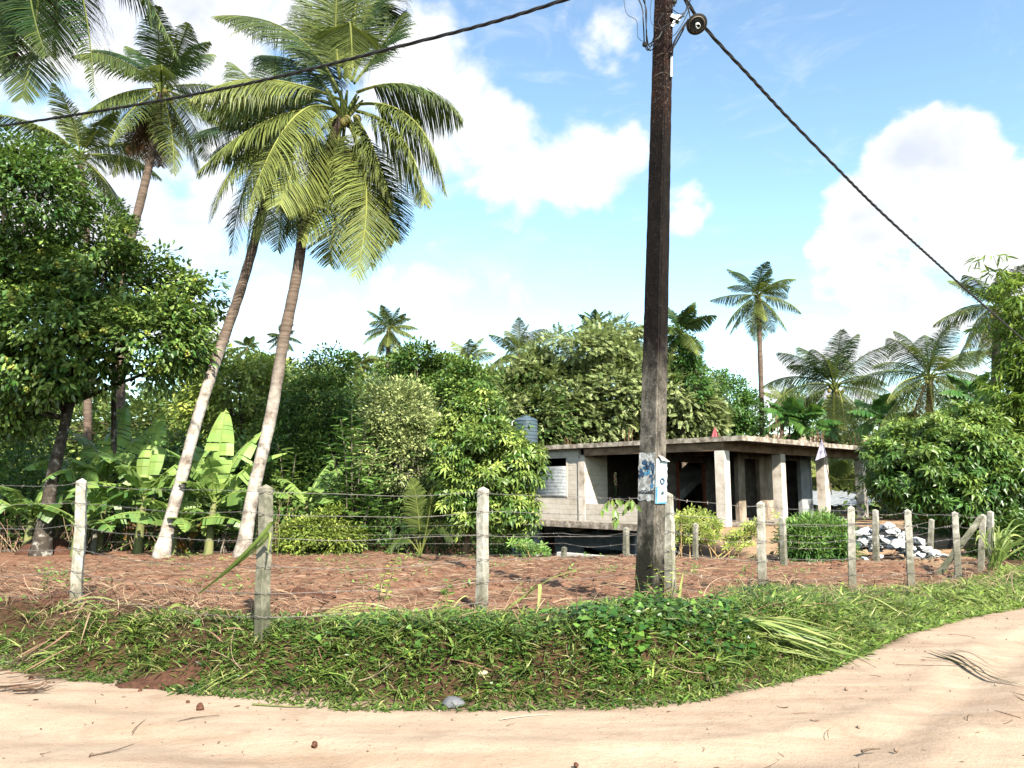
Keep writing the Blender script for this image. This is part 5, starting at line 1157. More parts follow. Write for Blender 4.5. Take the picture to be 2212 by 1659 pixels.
wires = [([(1345,-40),(1352,25),(1375,45),(1378,80),(1394,92),(1404,100)],.004),([(1360,-30),(1385,10),(1390,55),(1392,92),(1398,108),(1404,104),(1410,88),(1420,60)],.009),([(1375,-30),(1395,15),(1396,60),(1398,95),(1410,90),(1424,80)],.009),([(1392,-40),(1394,20),(1397,70),(1402,100),(1412,95)],.007),([(1412,-30),(1405,20),(1408,50),(1425,62),(1445,50)],.004),([(1440,25),(1422,45),(1428,60),(1440,70)],.004),
 ([(1455,-30),(1475,-5),(1487,20),(1492,40),(1498,38)],.010),([(1462,-30),(1483,5),(1478,30),(1458,48),(1450,52)],.009),([(1470,-20),(1488,12),(1480,40),(1462,70),(1450,80)],.006),([(1445,28),(1462,40),(1478,28),(1486,10),(1500,-12),(1515,-30)],.005),([(1450,18),(1468,30),(1483,22),(1490,2),(1480,-25)],.006),([(1448,115),(1465,85),(1478,60),(1486,42)],.010),([(1395,92),(1402,108),(1412,104),(1420,88),(1430,68)],.009)]
for pts, r in wires:
    b = MB(); rs = np.random.default_rng(len(pts)); b.tube(smooth_path([P(u, v, 7.55+.15*math.sin(i*1.7+u)) for i, (u, v) in enumerate(pts)], 40), r*.8, 7); b.build('wire', M_cable, loose, smooth=True)
b = MB(); sphere(b, P(1393,96,7.55), .03, rough=.3); b.build('connector', M_black, loose)
# ---------- verge ----------
def scatter(n, x0, x1, y0, y1, fn, r):
    x = x0+(x1-x0)*r.random(n); y = y0+(y1-y0)*r.random(n); d = sdf(x, y); k = r.random(n) < fn(x, y, d); return x[k], y[k], d[k]
rv = np.random.default_rng(90)
def strip(b, pts, w, tint, twist=0.0, r=rv):
    p = np.asarray(pts); n = len(p); T_ = nrm(np.gradient(p, axis=0)); t = np.linspace(0, 1, n)
    ref = nrm(A(.3, -.6, 1)+r.normal(0, .35, 3)); sd = nrm(np.cross(T_, ref)); nn = np.cross(sd, T_)
    ww = (w*.5*(np.clip(t*5, .45, 1))*(1-t**2.5)+w*.03)[:,None]; a = (twist*t)[:,None]; s_ = sd*np.cos(a)+nn*np.sin(a)
    V = np.stack([p-s_*ww, p-nn*ww*.35, p+s_*ww], 1).reshape(-1,3)
    Q = []
    for i in range(n-1):
        for j in (0, 1): Q.append([3*i+j, 3*i+j+1, 3*i+3+j+1, 3*i+3+j])
    b.add(V, Q, None, np.repeat(np.clip(tint+r.normal(0,.03)+.15*t, 0, 1), 3))
bump = lambda x: .05+.10*np.clip(fbm(x*2.3, x*0+3.7, 1.3, 2)-.35, 0, 1)+.12*np.exp(-((x-1.0)/.8)**2)+.10*np.exp(-((x+.5)/.7)**2)+.06*np.exp(-((x-2.4)/.9)**2)+.05*np.exp(-((x+2.6)/.5)**2)
lowleaf = blade_t(.10, .35, 3)
def edge_scatter(n, dmax, fn, r):
    E = np.array([tuple(p) for p in POLY[1:28]]); E = np.array([p for p in E if p[1] < 17]); seg = np.diff(E, axis=0); L = np.linalg.norm(seg, axis=1); c = np.concatenate([[0], np.cumsum(L)])
    s_ = r.random(n)*c[-1]; i = np.clip(np.searchsorted(c, s_)-1, 0, len(L)-1); t = ((s_-c[i])/L[i])[:,None]; p = E[i]+seg[i]*t; nn = np.stack([-seg[i][:,1], seg[i][:,0]], 1)/L[i][:,None]
    q = p+nn*(r.random((n,1))*(dmax+.25)-.25)+r.normal(0, .05, (n,2)); x, y = q[:,0], q[:,1]; d = sdf(x, y); k = r.random(n) < fn(x, y, d); return x[k], y[k], d[k]
def low_grass():
    b = MB()
    x, y, d = edge_scatter(210000, 1.9, lambda x, y, d: (d > -.10+.12*(fbm(x*3,y*3,1.0,2)-.3))*(d < 1.0+.2*np.sin(x*1.7)+.4*(x > 2.5)-.48*(1-sstep(-2.4, -.6, x)))*np.where(fbm(x*2.2, y*2.2, 8., 2) > .30, 1, .45), rv)
    m = len(x); z = G(x, y)+bump(x)*sstep(.05, .5, d)*rv.random(m)*.85
    a = rv.random(m)*6.28; dr = np.stack([np.cos(a), np.sin(a)-.25, .25+.9*rv.random(m)], 1)
    L = np.where(x > 2.6, .10, .066)*(.45+1.0*rv.random(m)**1.5)
    tn = np.clip(.12+.6*fbm(x*1.5, y*1.5, 5., 2)-.1+rv.normal(0,.15,m)+.35*sstep(2.4, 5, x), 0, 1)
    b.inst(lowleaf, np.stack([x, y, z], 1), dr, np.tile(A(0,-.2,1), (m,1))+rv.normal(0,.3,(m,3)), L, tn)
    tag(b.build('verge_grass', L_grass), 'low creeping grass covering the roadside bank', 'grass', kind='stuff')
    # taller thin grass
    # broad tufts that give the bank its height and its dark gaps
    b = MB(); tb_ = blade_t(.045, .75, 4)
    x, y, d = edge_scatter(5200, 1.5, lambda x, y, d: (d > .05)*(d < np.where(x > 2.3, 1.3, 1.15-.65*(1-sstep(-2.6, -.6, x))))*np.where(fbm(x*2.1, y*2.6, 12., 3) > .44, 1, .12), rv)
    m0 = len(x); k_ = 9; hs = .06+.17*rv.random(m0)**1.9; ci = np.repeat(np.arange(m0), k_); m = len(ci)
    a = rv.random(m)*6.28; z = G(x, y)+bump(x)*sstep(.05, .5, d)*.5
    dr = np.stack([np.cos(a)*.6, np.sin(a)*.6-.15, .55+.8*rv.random(m)], 1)
    b.inst(tb_, np.stack([x[ci]+rv.normal(0,.012,m), y[ci]+rv.normal(0,.012,m), z[ci]], 1), dr, np.stack([np.cos(a), np.sin(a), .3+0*a], 1)*-1+A(0,0,1), hs[ci]*(.5+.8*rv.random(m)), np.clip((.1+.75*rv.random(m0)**1.5)[ci]+rv.normal(0,.1,m), 0, 1))
    tag(b.build('grass_tufts', leafmat('tuft_leaf', (.025,.085,.014), (.26,.36,.07), .25, .4, .4, var=.5, c3=(.34,.28,.13))), 'broad-bladed grass tufts of uneven height growing over the roadside bank', 'grass', kind='stuff')
    b = MB()
    x, y, d = edge_scatter(60000, 2.3, lambda x, y, d: (d > .05)*(d < np.where(x > 2.2, 1.5, 1.0-.35*(x < -1.2)))*np.where(x > 2.2, 1, .5)*np.where(fbm(x*1.4, y*1.4, 3., 2) > .40, 1, .3), rv)
    m = len(x); z = G(x, y)+bump(x)*sstep(.05, .5, d)*.6*rv.random(m)
    a = rv.random(m)*6.28; dr = np.stack([np.cos(a)*.7, np.sin(a)*.7-.1, .35+.8*rv.random(m)], 1)
    L = np.where(x > 2.2, .15, .15)*(.4+1.1*rv.random(m)**1.5); tn = np.clip(.45+.4*(x > 2.2)*rv.random(m)+rv.normal(0,.2,m), 0, 1)
    b.inst(blade_t(.028, .6, 4), np.stack([x, y, z], 1), dr, np.tile(A(0,0,1), (m,1))+rv.normal(0,.4,(m,3)), L, tn)
    tag(b.build('tall_verge_grass', leafmat('pale_grass', (.10,.19,.035), (.33,.34,.12), .3, .3, var=.45, c3=(.40,.34,.18))), 'longer thin yellowish grass along the fence foot and the right-hand verge', 'grass', kind='stuff')
low_grass()
def vines():
    b = MB()
    for (n, x0, x1, dlo, dhi, sz, tt, hh) in [(7500,.5,2.1,.22,.95,.062,.15,1.05),(3800,-1.6,.6,.3,.9,.05,.3,1.0),(900,-6,-1.6,.3,.9,.06,.4,.8),(900,.9,2.1,.5,1.1,.05,.7,1.35)]:
        x, y, d = scatter(n, x0, x1, 5.4, 9.5, lambda x, y, d: (d > dlo)*(d < dhi)*np.where(fbm(x*2.3, y*3.2, 6., 3) > .47, 1, .07), rv)
        m = len(x); z = G(x, y)+bump(x)*sstep(.05, .5, d)*(.15+.95*rv.random(m)**.6)*hh
        a = rv.random(m)*6.28; dr = np.stack([np.cos(a)*.8, np.sin(a)*.6-.55, -.25+.4*rv.random(m)], 1)
        b.inst(HEART, np.stack([x, y, z], 1), dr, np.tile(A(0,-.35,1), (m,1))+rv.normal(0,.35,(m,3)), sz*(.35+1.1*rv.random(m)**1.8), np.clip(tt+rv.normal(0,.22,m), 0, 1))
    x, y, d = scatter(34000, -2.2, 2.9, 5.4, 9.5, lambda x, y, d: (d > .12)*(d < 1.0)*np.where(fbm(x*2.8, y*3.2, 9., 3) > .46, 1, .25), rv); m = len(x)
    z = G(x, y)+bump(x)*sstep(.05, .5, d)*rv.random(m)*.9; a = rv.random(m)*6.28
    b.inst(LEAF, np.stack([x, y, z], 1), np.stack([np.cos(a), np.sin(a)-.4, .1+.4*rv.random(m)], 1), np.tile(A(0,-.3,1), (m,1))+rv.normal(0,.35,(m,3)), .042*(.5+rv.random(m)), np.clip(.35+rv.normal(0,.25,m), 0, 1))
    tag(b.build('creeper_cover', L_vine), 'glossy heart-leaved creepers heaped round the foot of the pole', 'ground cover', kind='stuff')
vines()
def straw():
    b = MB(); n = 60000
    x = -9+19*rv.random(n); y = 6.8+11.8*rv.random(n)**1.1; d = sdf(x, y); k = (d > .7); x, y, d = x[k], y[k], d[k]; m = len(x)
    z = G(x, y, True)+.015+.02*rv.random(m); a = rv.normal(0, .45, m)+PI*(rv.random(m) < .5)
    dr = np.stack([np.cos(a), np.sin(a), rv.normal(0, .15, m)], 1)
    b.inst(blade_t(.03, .15, 2), np.stack([x, y, z], 1), dr, np.tile(A(0,0,1), (m,1))+rv.normal(0,.3,(m,3)), (.05+.26*rv.random(m)**2.5), rv.random(m)**1.3)
    # dry thatch along the bank top
    n = 46000; x, y, d = scatter(n, -8.5, 9.5, 6, 14.5, lambda x, y, d: (d > np.where(x < -2.2, .35, .6))*(d < 1.75)*np.where(x < -1.0, 1, .5)*(fbm(x*1.6, y*1.6, 2., 2) > .36), rv); m = len(x)
    z = G(x, y)+(.02+.20*rv.random(m)**1.5)*(.4+1.2*fbm(x*2,y*2,1.,2)); a = rv.random(m)*6.28
    dr = np.stack([np.cos(a), np.sin(a)*.6, rv.normal(.05, .35, m)], 1)
    b.inst(blade_t(.022, .5, 3), np.stack([x, y, z], 1), dr, np.tile(A(0,0,1), (m,1))+rv.normal(0,.4,(m,3)), .08+.26*rv.random(m)**1.6, np.clip(.2+.8*rv.random(m), 0, 1))
    tag(b.build('straw', L_straw), 'dry cut stalks and roots strewn over the ploughed soil and bank top', 'straw', kind='stuff')
    # soil clods
    b = MB(); n = 3200; x = -9+19*rv.random(n); y = 6.8+11.6*rv.random(n)**1.2; d = sdf(x, y); k = d > 1.0; x, y = x[k], y[k]; z = G(x, y, True)
    M_clod = roughmat('red_clod', [(.3,(.08,.036,.022)), (.6,(.16,.08,.05)), (.8,(.22,.125,.08))], 9, .4, 60)
    for i in range(len(x)):
        s_ = .010+.040*rv.random()**4; sphere(b, (x[i], y[i], z[i]+s_*.3), s_, sub=1, rough=.5, seed=i, scl=(s_*(1+rv.random()*.6), s_, s_*.75))
    tag(b.build('soil_clods', M_clod, smooth=False), 'lumps of red-brown soil turned up by the plough', 'soil clods', kind='stuff')
    # small weeds in the plot
    b = MB(); n = 120; x = -8+16*rv.random(n); y = 8+10*rv.random(n); d = sdf(x, y); k = d > 1.2; x, y = x[k], y[k]; z = G(x, y, True)
    for i in range(len(x)):
        q = rv.integers(6, 22); p = A(x[i], y[i], z[i])+rv.normal(0, .07, (q,3))*A(1,1,.5)+A(0,0,.07); dd = rdir(q, rv)*A(1,1,.5)+A(0,0,.3)
        b.inst(LEAF, p, dd, A(0,-.2,1)+rv.normal(0,.3,(q,3)), .03+.045*rv.random(q), .3+.6*rv.random(q))
    tag(b.build('field_weeds', L_green), 'small green weeds sprouting in the ploughed soil', 'weeds', kind='stuff')
straw()

# heaped cut grass, each bundle a thing
def bundle(label, a_, b_, n, L0, w, seed, spread=.5, arch=.12, tint=.4, name='cut_grass_bundle'):
    r = np.random.default_rng(seed); P0, P1 = np.array(a_), np.array(b_); root = MB(); ax = P1-P0
    for k in range(n):
        s_ = r.random()*.35; st = P0+ax*s_+r.normal(0, .035, 3)*A(1,1.6,1); e = st+ax*(L0*(.5+.6*r.random()))+r.normal(0, spread, 3)*A(.5,.6,.22)
        mid = (st+e)/2+A(0,0,arch*(.4+r.random()))+r.normal(0, .03, 3)
        gz = Gz(e[0], e[1]); e[2] = max(e[2], gz+.02); strip(root, bez(st, mid, e, 12), w*1.4*(.5+.8*r.random()), np.clip(tint+r.normal(0, .25), 0, 1), r.normal(0, .8), r)
    o = root.build(name, L_blade, origin=P0); tag(o, label, 'cut grass', 'heaps of cut grass'); return o
bundle('big fan of long pale green cut grass lying right of the pole foot', P(1470,1362,7.3), P(1770,1400,6.9), 90, .95, .026, 401, .16, .10, .45)
bundle('bright cut grass blades lying from the middle post down to the vines', P(1330,1318,7.3), P(1130,1400,6.7), 26, .9, .034, 402, .14, .1, .4)
bundle('loose cut grass blades at the foot of the creepers left of centre', P(930,1400,6.5), P(720,1445,6.3), 22, .9, .016, 403, .12, .08, .6)
bundle('upright hump of cut grass between the two left posts', P(430,1345,7.2), P(330,1410,6.9), 34, .8, .02, 404, .2, .14, .55)
bundle('brownish cut grass heap around the leftmost post foot', P(110,1330,7.7), P(260,1370,7.3), 40, .8, .016, 405, .3, .12, .9)
bundle('short cut grass tuft trailing onto the road below the dark-faced post', P(590,1430,6.5), P(450,1495,6.15), 24, .8, .014, 406, .12, .06, .7)
bundle('cut grass lying along the bank between the dark-faced post and the middle post', P(640,1350,6.9), P(860,1345,6.9), 34, .9, .018, 407, .2, .08, .6)
bundle('green blades drooping over the right end of the big fan', P(1650,1370,7.4), P(1760,1450,6.9), 22, .7, .014, 408, .1, .08, .5)
bundle('dry pale grass heap at the foot of the middle post', P(1040,1330,7.4), P(920,1390,7.0), 26, .9, .012, 409, .2, .1, .95)
bundle('dry grass and stalks flattened on the right-hand verge', P(2010,1290,10.6), P(2160,1330,10.0), 40, .8, .02, 410, .35, .08, .9)
def single(name, label, paths, w, tints, cat, m=None):
    b = MB(); rs = np.random.default_rng(int(w*1e4)+len(paths))
    for p, tn in zip(paths, tints): strip(b, smooth_path(p, 22), w, tn, .5, rs)
    o = b.build(name, m or L_blade, origin=np.array(paths[0][0])); tag(o, label, cat); return o
single('grass_blade', 'long grass leaf leaning up from the bank and folding over the dark-faced post', [[P(430,1282,6.7), P(500,1225,6.5), P(560,1165,6.3), P(590,1128,6.2), P(604,1145,6.2), P(597,1215,6.2)], [P(480,1245,6.6), P(560,1180,6.35), P(583,1150,6.25), P(578,1195,6.25)]], .042, [.25,.5], 'grass leaf')
single('grass_blade', 'long bent grass leaf rising from the grass pile right of the middle post', [[P(1075,1330,7.4), P(1130,1290,7.4), P(1190,1250,7.3), P(1262,1226,7.3)], [P(1130,1292,7.4), P(1165,1262,7.3), P(1160,1330,7.2)]], .045, [.4,.6], 'grass leaf')
single('grass_blade', 'stiff upright grass leaf standing just right of the pole foot', [[P(1462,1360,7.3), P(1466,1300,7.35), P(1476,1235,7.4)]], .035, [.6], 'grass leaf')
single('grass_blade', 'broad pale leaf hanging down to the road edge at centre left', [[P(1195,1370,6.8), P(1190,1400,6.6), P(1200,1440,6.4)]], .03, [.7], 'grass leaf')
single('grass_blade', 'yellow-tipped leaf lying across the creepers below the pole', [[P(1375,1400,6.5), P(1410,1440,6.3), P(1452,1480,6.1)]], .035, [.8], 'grass leaf')
single('grass_blade', 'thin curved leaf drooping on to the road below the middle post', [[P(1050,1455,6.2), P(1022,1480,6.05), P(1030,1535,5.8)]], .015, [.7], 'grass leaf')
single('plastic_strip', 'narrow pale plastic strip hanging in the creepers left of the middle post', [[P(958,1410,6.3), P(962,1440,6.15), P(960,1478,6.0)]], .03, [.5], 'litter', clothmat('white_plastic', (.75,.72,.68)))
bundle('tall arching grass clump at the road corner', P(2140,1235,13.0), P(2175,1165,13.0), 40, 1.1, .03, 411, .5, .25, .45)
for k, (a_, b_, n_, tn, l_) in enumerate([((1250,1345,7.2),(1420,1400,6.6),20,.35,'cut blades fanned over the creepers left of the pole foot'),((860,1380,6.9),(1000,1450,6.3),20,.5,'pale blades slanting down the bank under the second gap of the fence'),((1560,1420,6.9),(1640,1480,6.4),16,.3,'dark green blades drooping to the road below the big fan'),((1180,1440,6.5),(1080,1490,6.1),14,.75,'straw-coloured blades low on the bank in the middle'),((200,1420,7.0),(60,1440,6.9),26,.6,'grass heap trailing along the road edge at the far left'),((1850,1300,9.3),(1960,1350,9.0),30,.8,'dry yellow grass flattened below the fourth post right of the pole'),((480,1380,6.8),(620,1420,6.5),24,.35,'fresh green blades at the foot of the dark-faced post'),((1700,1320,8.2),(1830,1370,7.9),26,.7,'yellowish grass laid over the verge below the clean grey post'),((760,1400,6.6),(820,1480,6.2),16,.2,'short dark blades hanging low on the bank left of centre')]):
    bundle(l_, P(*a_), P(*b_), n_, .85, .018, 440+k, .22, .07, tn)
def dry_stems():
    b = MB()
    for k in range(260):
        x, y, d = edge_scatter(1, 1.3, lambda x, y, d: d > .15, rv)
        if not len(x): continue
        p0 = A(x[0], y[0], Gz(x[0], y[0])+.02); e = p0+A(rv.normal(0,.28), rv.normal(0,.16), .04+.28*rv.random()**2); b.tube(bez(p0, (p0+e)/2+rv.normal(0,.04,3), e, 7), np.linspace(.004,.0018,7)*(.6+rv.random()), 4, tint=rv.random(), caps=False)
    tag(b.build('dry_stems', L_straw), 'dead stems and broken twigs tangled through the verge', 'dead stems', kind='stuff')
dry_stems()
# weeds standing on the bank
def weed(label, u, v, Y, h, n, m, sz, seed, vine=False):
    r = np.random.default_rng(seed); p0 = P(u, v, Y); p0[2] = Gz(p0[0], p0[1])+(0 if not vine else 0); root = thing('weed', label, 'weed', p0); b = MB(); lf = MB()
    for k in range(3 if not vine else 2):
        e = p0+A(r.normal(0,.08), r.normal(0,.06), h*(.7+.4*r.random())); q = bez(p0, (p0+e)/2+r.normal(0,.04,3), e, 12); b.tube(q, np.linspace(.006,.002,12), 4)
        i = r.integers(2, 12, n); a = r.random(n)*6.28; d = np.stack([np.cos(a), np.sin(a), -.1+.5*r.random(n)], 1); lf.inst(LEAF, q[i]+d*.01, d, A(0,-.2,1)+r.normal(0,.25,(n,3)), sz*(.6+.6*r.random(n)), r.random(n))
    b.build('stem', M_culm, root); lf.build('foliage', m, root)
weed('dark glossy seedling standing up from the creepers left of the middle post', 945, 1385, 6.9, .32, 14, L_dark, .09, 421)
weed('pale climbing weed in the plot between the second and middle posts', 820, 1345, 7.4, .55, 26, L_yel, .06, 422, True)
weed('thin weed stem with yellow leaves beside the dark-faced post', 545, 1345, 7.0, .9, 6, L_yel, .05, 423)
weed('bushy weed growing against the right side of the pole foot', 1445, 1350, 7.5, .55, 30, L_yel, .05, 424)
weed('weed sprouting in front of the pole foot', 1395, 1370, 7.1, .35, 20, L_green, .06, 425)
weed('feathery weed near the left post', 100, 1290, 8.6, .35, 16, L_green, .05, 426)
# leafy twig hanging from the wire left of the pole
tw = thing('hanging_twig', 'leafy creeper twig hanging on the wire just left of the pole', 'twig', P(1325,1075,7.6))
b = MB(); lf = MB(); rs = np.random.default_rng(5)
for pts in ([(1375,1092),(1340,1078),(1315,1082),(1300,1100)],[(1340,1078),(1330,1100),(1332,1125)],[(1375,1092),(1362,1078),(1352,1100)]):
    q = smooth_path([P(u, v, 7.55) for u, v in pts], 12); b.tube(q, .003, 4); i = np.arange(1, 12); m = len(i)
    lf.inst(LEAF, q[i], np.stack([rs.normal(0,.5,m), rs.normal(0,.4,m), -1+0*i], 1), np.tile(A(0,-1,.4), (m,1))+rs.normal(0,.3,(m,3)), .085*(.7+.5*rs.random(m)), .3+.6*rs.random(m))
b.build('stem', M_bark, tw); lf.build('foliage', L_ram, tw)

# cassava and yard plants
def cassava(label, u, Y, h, seed, n=5, spread=.45, m=L_yel):
    r = np.random.default_rng(seed); p0 = at_ground(u, 1150, Y); root = thing('cassava_plant', label, 'shrub', p0, group='young plants in the yard behind the pole'); b = MB(); lf = MB()
    for k in range(n):
        e = p0+A(r.normal(0,spread), r.normal(0,.25), h*(.65+.4*r.random())); q = bez(p0+r.normal(0,.08,3)*A(1,1,0), (p0+e)/2+r.normal(0,.08,3), e, 14); b.tube(q, np.linspace(.014,.006,14), 5, tint=r.random())
        mm = 16; i = r.integers(5, 14, mm); a = r.random(mm)*6.28; d = np.stack([np.cos(a), np.sin(a), .2+.5*r.random(mm)], 1); pet = q[i]+d*.16
        for s0, e0 in zip(q[i], pet): b.tube([s0, e0], .003, 3, caps=False)
        lf.inst(whorl_t(6, .11, .2), pet, A(0,0,1)*.6+d*.5, np.tile(A(0,-1,.3), (mm,1)), .13+.05*r.random(mm), r.random(mm))
    b.build('stem', M_redstem, root); lf.build('foliage', m, root)
M_redstem = roughmat('cane_stem', [(.3,(.30,.18,.07)), (.7,(.45,.32,.16))], 5, .1)
cassava('sparse palmate-leaved plant just right of the pole', 1470, 18.2, .95, 431)
cassava('palmate-leaved plant around the small white back post', 1505, 18.4, 1.05, 432, 6)
cassava('tall palmate-leaved plant in front of the corner column', 1545, 18.0, 1.0, 433, 6)
cassava('low palmate-leaved plant left of the bare sandy patch', 1585, 18.3, .75, 434, 5)
cassava('small leafy plant at the foot of the lower storey, left of the white stub', 1150, 17.9, .35, 435, 3, .15, L_green)

# ---------- road litter ----------
def litter():
    b = MB(); n = 3600; x = -7+15*rv.random(n); y = 3.6+8*rv.random(n)**1.3; d = sdf(x, y); k = (d < -.05)&(rv.random(n) < np.clip(.28+.7*np.exp(d*2.2), 0, 1)); x, y = x[k], y[k]; m = len(x); z = G(x, y, True)+.006
    a = rv.random(m)*6.28
    b.inst(leaf_t(.16, .05, .1), np.stack([x, y, z], 1), np.stack([np.cos(a), np.sin(a), rv.normal(.08, .12, m)], 1), np.tile(A(0,0,1), (m,1))+rv.normal(0,.3,(m,3)), .012+.04*rv.random(m)**3, rv.random(m))
    for k in range(120):
        x0, y0 = -5.5+12*rv.random(), 3.9+4.5*rv.random()
        if sdf(np.array([x0]), np.array([y0]))[0] > 0: continue
        a = rv.random()*3; L = .05+.22*rv.random()**2; p0 = A(x0, y0, Gz(x0, y0)+.01); p1 = p0+A(math.cos(a)*L, math.sin(a)*L, .004); b.tube(bez(p0, (p0+p1)/2+rv.normal(0,.008,3), p1, 6), [.003,.003,.003,.002,.002,.001], 4, tint=rv.random(), caps=False)
    tag(b.build('leaf_litter', leafmat('dead_leaf', (.09,.05,.03), (.26,.17,.10), .05, .1, .9, var=.5)), 'scattered dead leaves and twigs on the dirt road', 'litter', kind='stuff')
    b = MB(); n = 1800; x = -7+15*rv.random(n); y = 3.6+7*rv.random(n)
    for i in range(n):
        dd = sdf(x[i:i+1], y[i:i+1])[0]
        if dd > 0 or rv.random() > .25+.75*math.exp(dd*1.8): continue
        s_ = .003+.013*rv.random()**4; sphere(b, (x[i], y[i], Gz(x[i], y[i])+s_*.4), s_, sub=1, rough=.4, seed=i, tint=rv.random())
    tag(b.build('gravel', roughmat('pebble', [(.3,(.14,.09,.06)), (.6,(.30,.22,.16)), (.8,(.45,.40,.34))], 20, .2)), 'small pebbles and crumbs of soil on the road', 'gravel', kind='stuff')
litter()
def stone(label, u, v, s_, seed, m, sc=(1.4,1,.7), name='stone'):
    xy = ground_hit(u, v); c = A(xy[0], xy[1], Gz(*xy)+s_*.35); b = MB(); sphere(b, c, s_, sub=2, rough=.35, seed=seed, scl=tuple(q*s_ for q in sc)); tag(b.build(name, m, origin=c), label, 'stone')
M_stone = roughmat('grey_stone', [(.3,(.07,.072,.078)), (.7,(.17,.172,.18))], 12, .4, 60)
stone('grey angular stone at the road edge below the middle post', 979, 1527, .06, 501, M_stone)
stone('pale pinkish stone in the grass foot just right of the grey stone', 1040, 1508, .035, 502, M_rub2)
M_darkclod = roughmat('dark_clod', [(.3,(.05,.02,.012)), (.7,(.13,.06,.035))], 20, .5, 60)
for k, (u, v, s_, l) in enumerate([(432,1533,.03,'dark soil clod on the road left of the stem bits, largest of the row'),(406,1518,.014,'small dark soil clod near the road edge at left'),(302,1493,.016,'dark clod close to the spilled red soil'),(679,1612,.02,'dark clod alone in the middle of the road at left'),(1245,1655,.014,'dark pebble at the bottom edge of the road'),(67,1468,.02,'dark clod beside the dead frond scraps')]):
    xy = ground_hit(u, v); c = A(xy[0], xy[1], Gz(*xy)+s_*.4); b = MB(); sphere(b, c, s_, sub=2, rough=.6, seed=k+40); tag(b.build('soil_clod', M_darkclod, origin=c), l, 'soil clod')
def twig(label, px, r0, m, tint=.2, name='twig', cat='twig', lift=.01):
    pts = []
    for (u, v) in px: xy = ground_hit(u, v); pts.append(A(xy[0], xy[1], Gz(*xy)+lift))
    b = MB(); b.tube(smooth_path(pts, 14), np.linspace(r0, r0*.4, 14), 6, tint=tint); tag(b.build(name, m, origin=pts[0]), label, cat)
M_twig = roughmat('twig_bark', [(.3,(.07,.05,.035)), (.7,(.18,.13,.09))], 20, .3)
M_palestick = roughmat('pale_stick', [(.3,(.35,.28,.18)), (.7,(.60,.52,.38))], 12, .3)
twig('thin dark stick lying on the road at lower left', [(192,1637),(250,1624),(290,1610)], .006, M_twig)
twig('forked dark twig on the road below the left posts', [(385,1562),(420,1553),(475,1548)], .005, M_twig)
twig('green-brown cut stem lying at the road edge at left', [(545,1524),(600,1528),(655,1530)], .008, M_culm)
twig('short blackish twig on the road at lower right', [(1862,1627),(1880,1622),(1902,1621)], .009, M_twig)
twig('thin straight straw stem on the road left of the cut palm leaves', [(1935,1438),(2030,1440),(2110,1442)], .004, M_twig)
twig('fine reddish stem lying on the road below the creepers', [(1080,1557),(1140,1549),(1190,1546)], .004, M_palestick)
b = MB(); q = [P(1180,1482,6.15), P(1205,1474,6.15), P(1232,1462,6.2), P(1243,1450,6.2)]; b.tube(smooth_path(q, 12), np.linspace(.014,.005,12), 7); tag(b.build('stick', M_palestick, origin=q[0]), 'pale curved stick resting in the grass below the creepers', 'stick')
# cut palm leaves on the road at right
def road_strip(b, px, w, tint, lift=.015):
    pts = []
    for i, (u, v) in enumerate(px): xy = ground_hit(u, v); pts.append(A(xy[0], xy[1], Gz(*xy)+lift+.012))
    z0_, z1_ = pts[0][2], pts[-1][2]; zb_ = max(p_[2]-(z0_+(z1_-z0_)*q_/(len(pts)-1)) for q_, p_ in enumerate(pts))
    for q_, p_ in enumerate(pts if zb_ < .05 else []): p_[2] = z0_+(z1_-z0_)*q_/(len(pts)-1)+max(0, zb_)
    strip(b, smooth_path(pts, 20), w, tint, .1, np.random.default_rng(7))
b = MB()
for px, w, tn in [([(2010,1412),(2080,1440),(2150,1470),(2212,1488)],.045,.35),([(2040,1415),(2100,1440),(2180,1478)],.03,.2),([(2060,1408),(2110,1420),(2165,1442)],.014,.1),([(1990,1425),(2040,1432),(2090,1444)],.015,.1),([(2030,1405),(2120,1440),(2200,1485)],.02,.05)]: road_strip(b, px, w, tn)
tag(b.build('cut_palm_leaf', leafmat('cut_leaf', (.05,.07,.03), (.20,.26,.06), .1, .4), origin=A(*ground_hit(2010,1412), .02)), 'sheaf of dark narrow cut palm leaves lying on the road at the right', 'cut leaf')
b = MB()
for k in range(34):
    u0 = rv.uniform(-40, 90); v0 = rv.uniform(1440, 1505); du = rv.uniform(40, 130); road_strip(b, [(u0,v0),(u0+du*.5,v0-rv.uniform(-4,8)),(u0+du,v0-rv.uniform(0,16))], .02*rv.random()+.006, rv.random(), .012+.03*rv.random())
tag(b.build('dead_frond_scraps', leafmat('rotten_frond', (.05,.035,.025), (.16,.10,.06), .02, .1, .9), origin=A(*ground_hit(0,1480), .02)), 'dark rotting frond scraps heaped on the road at the far left', 'dead leaves')
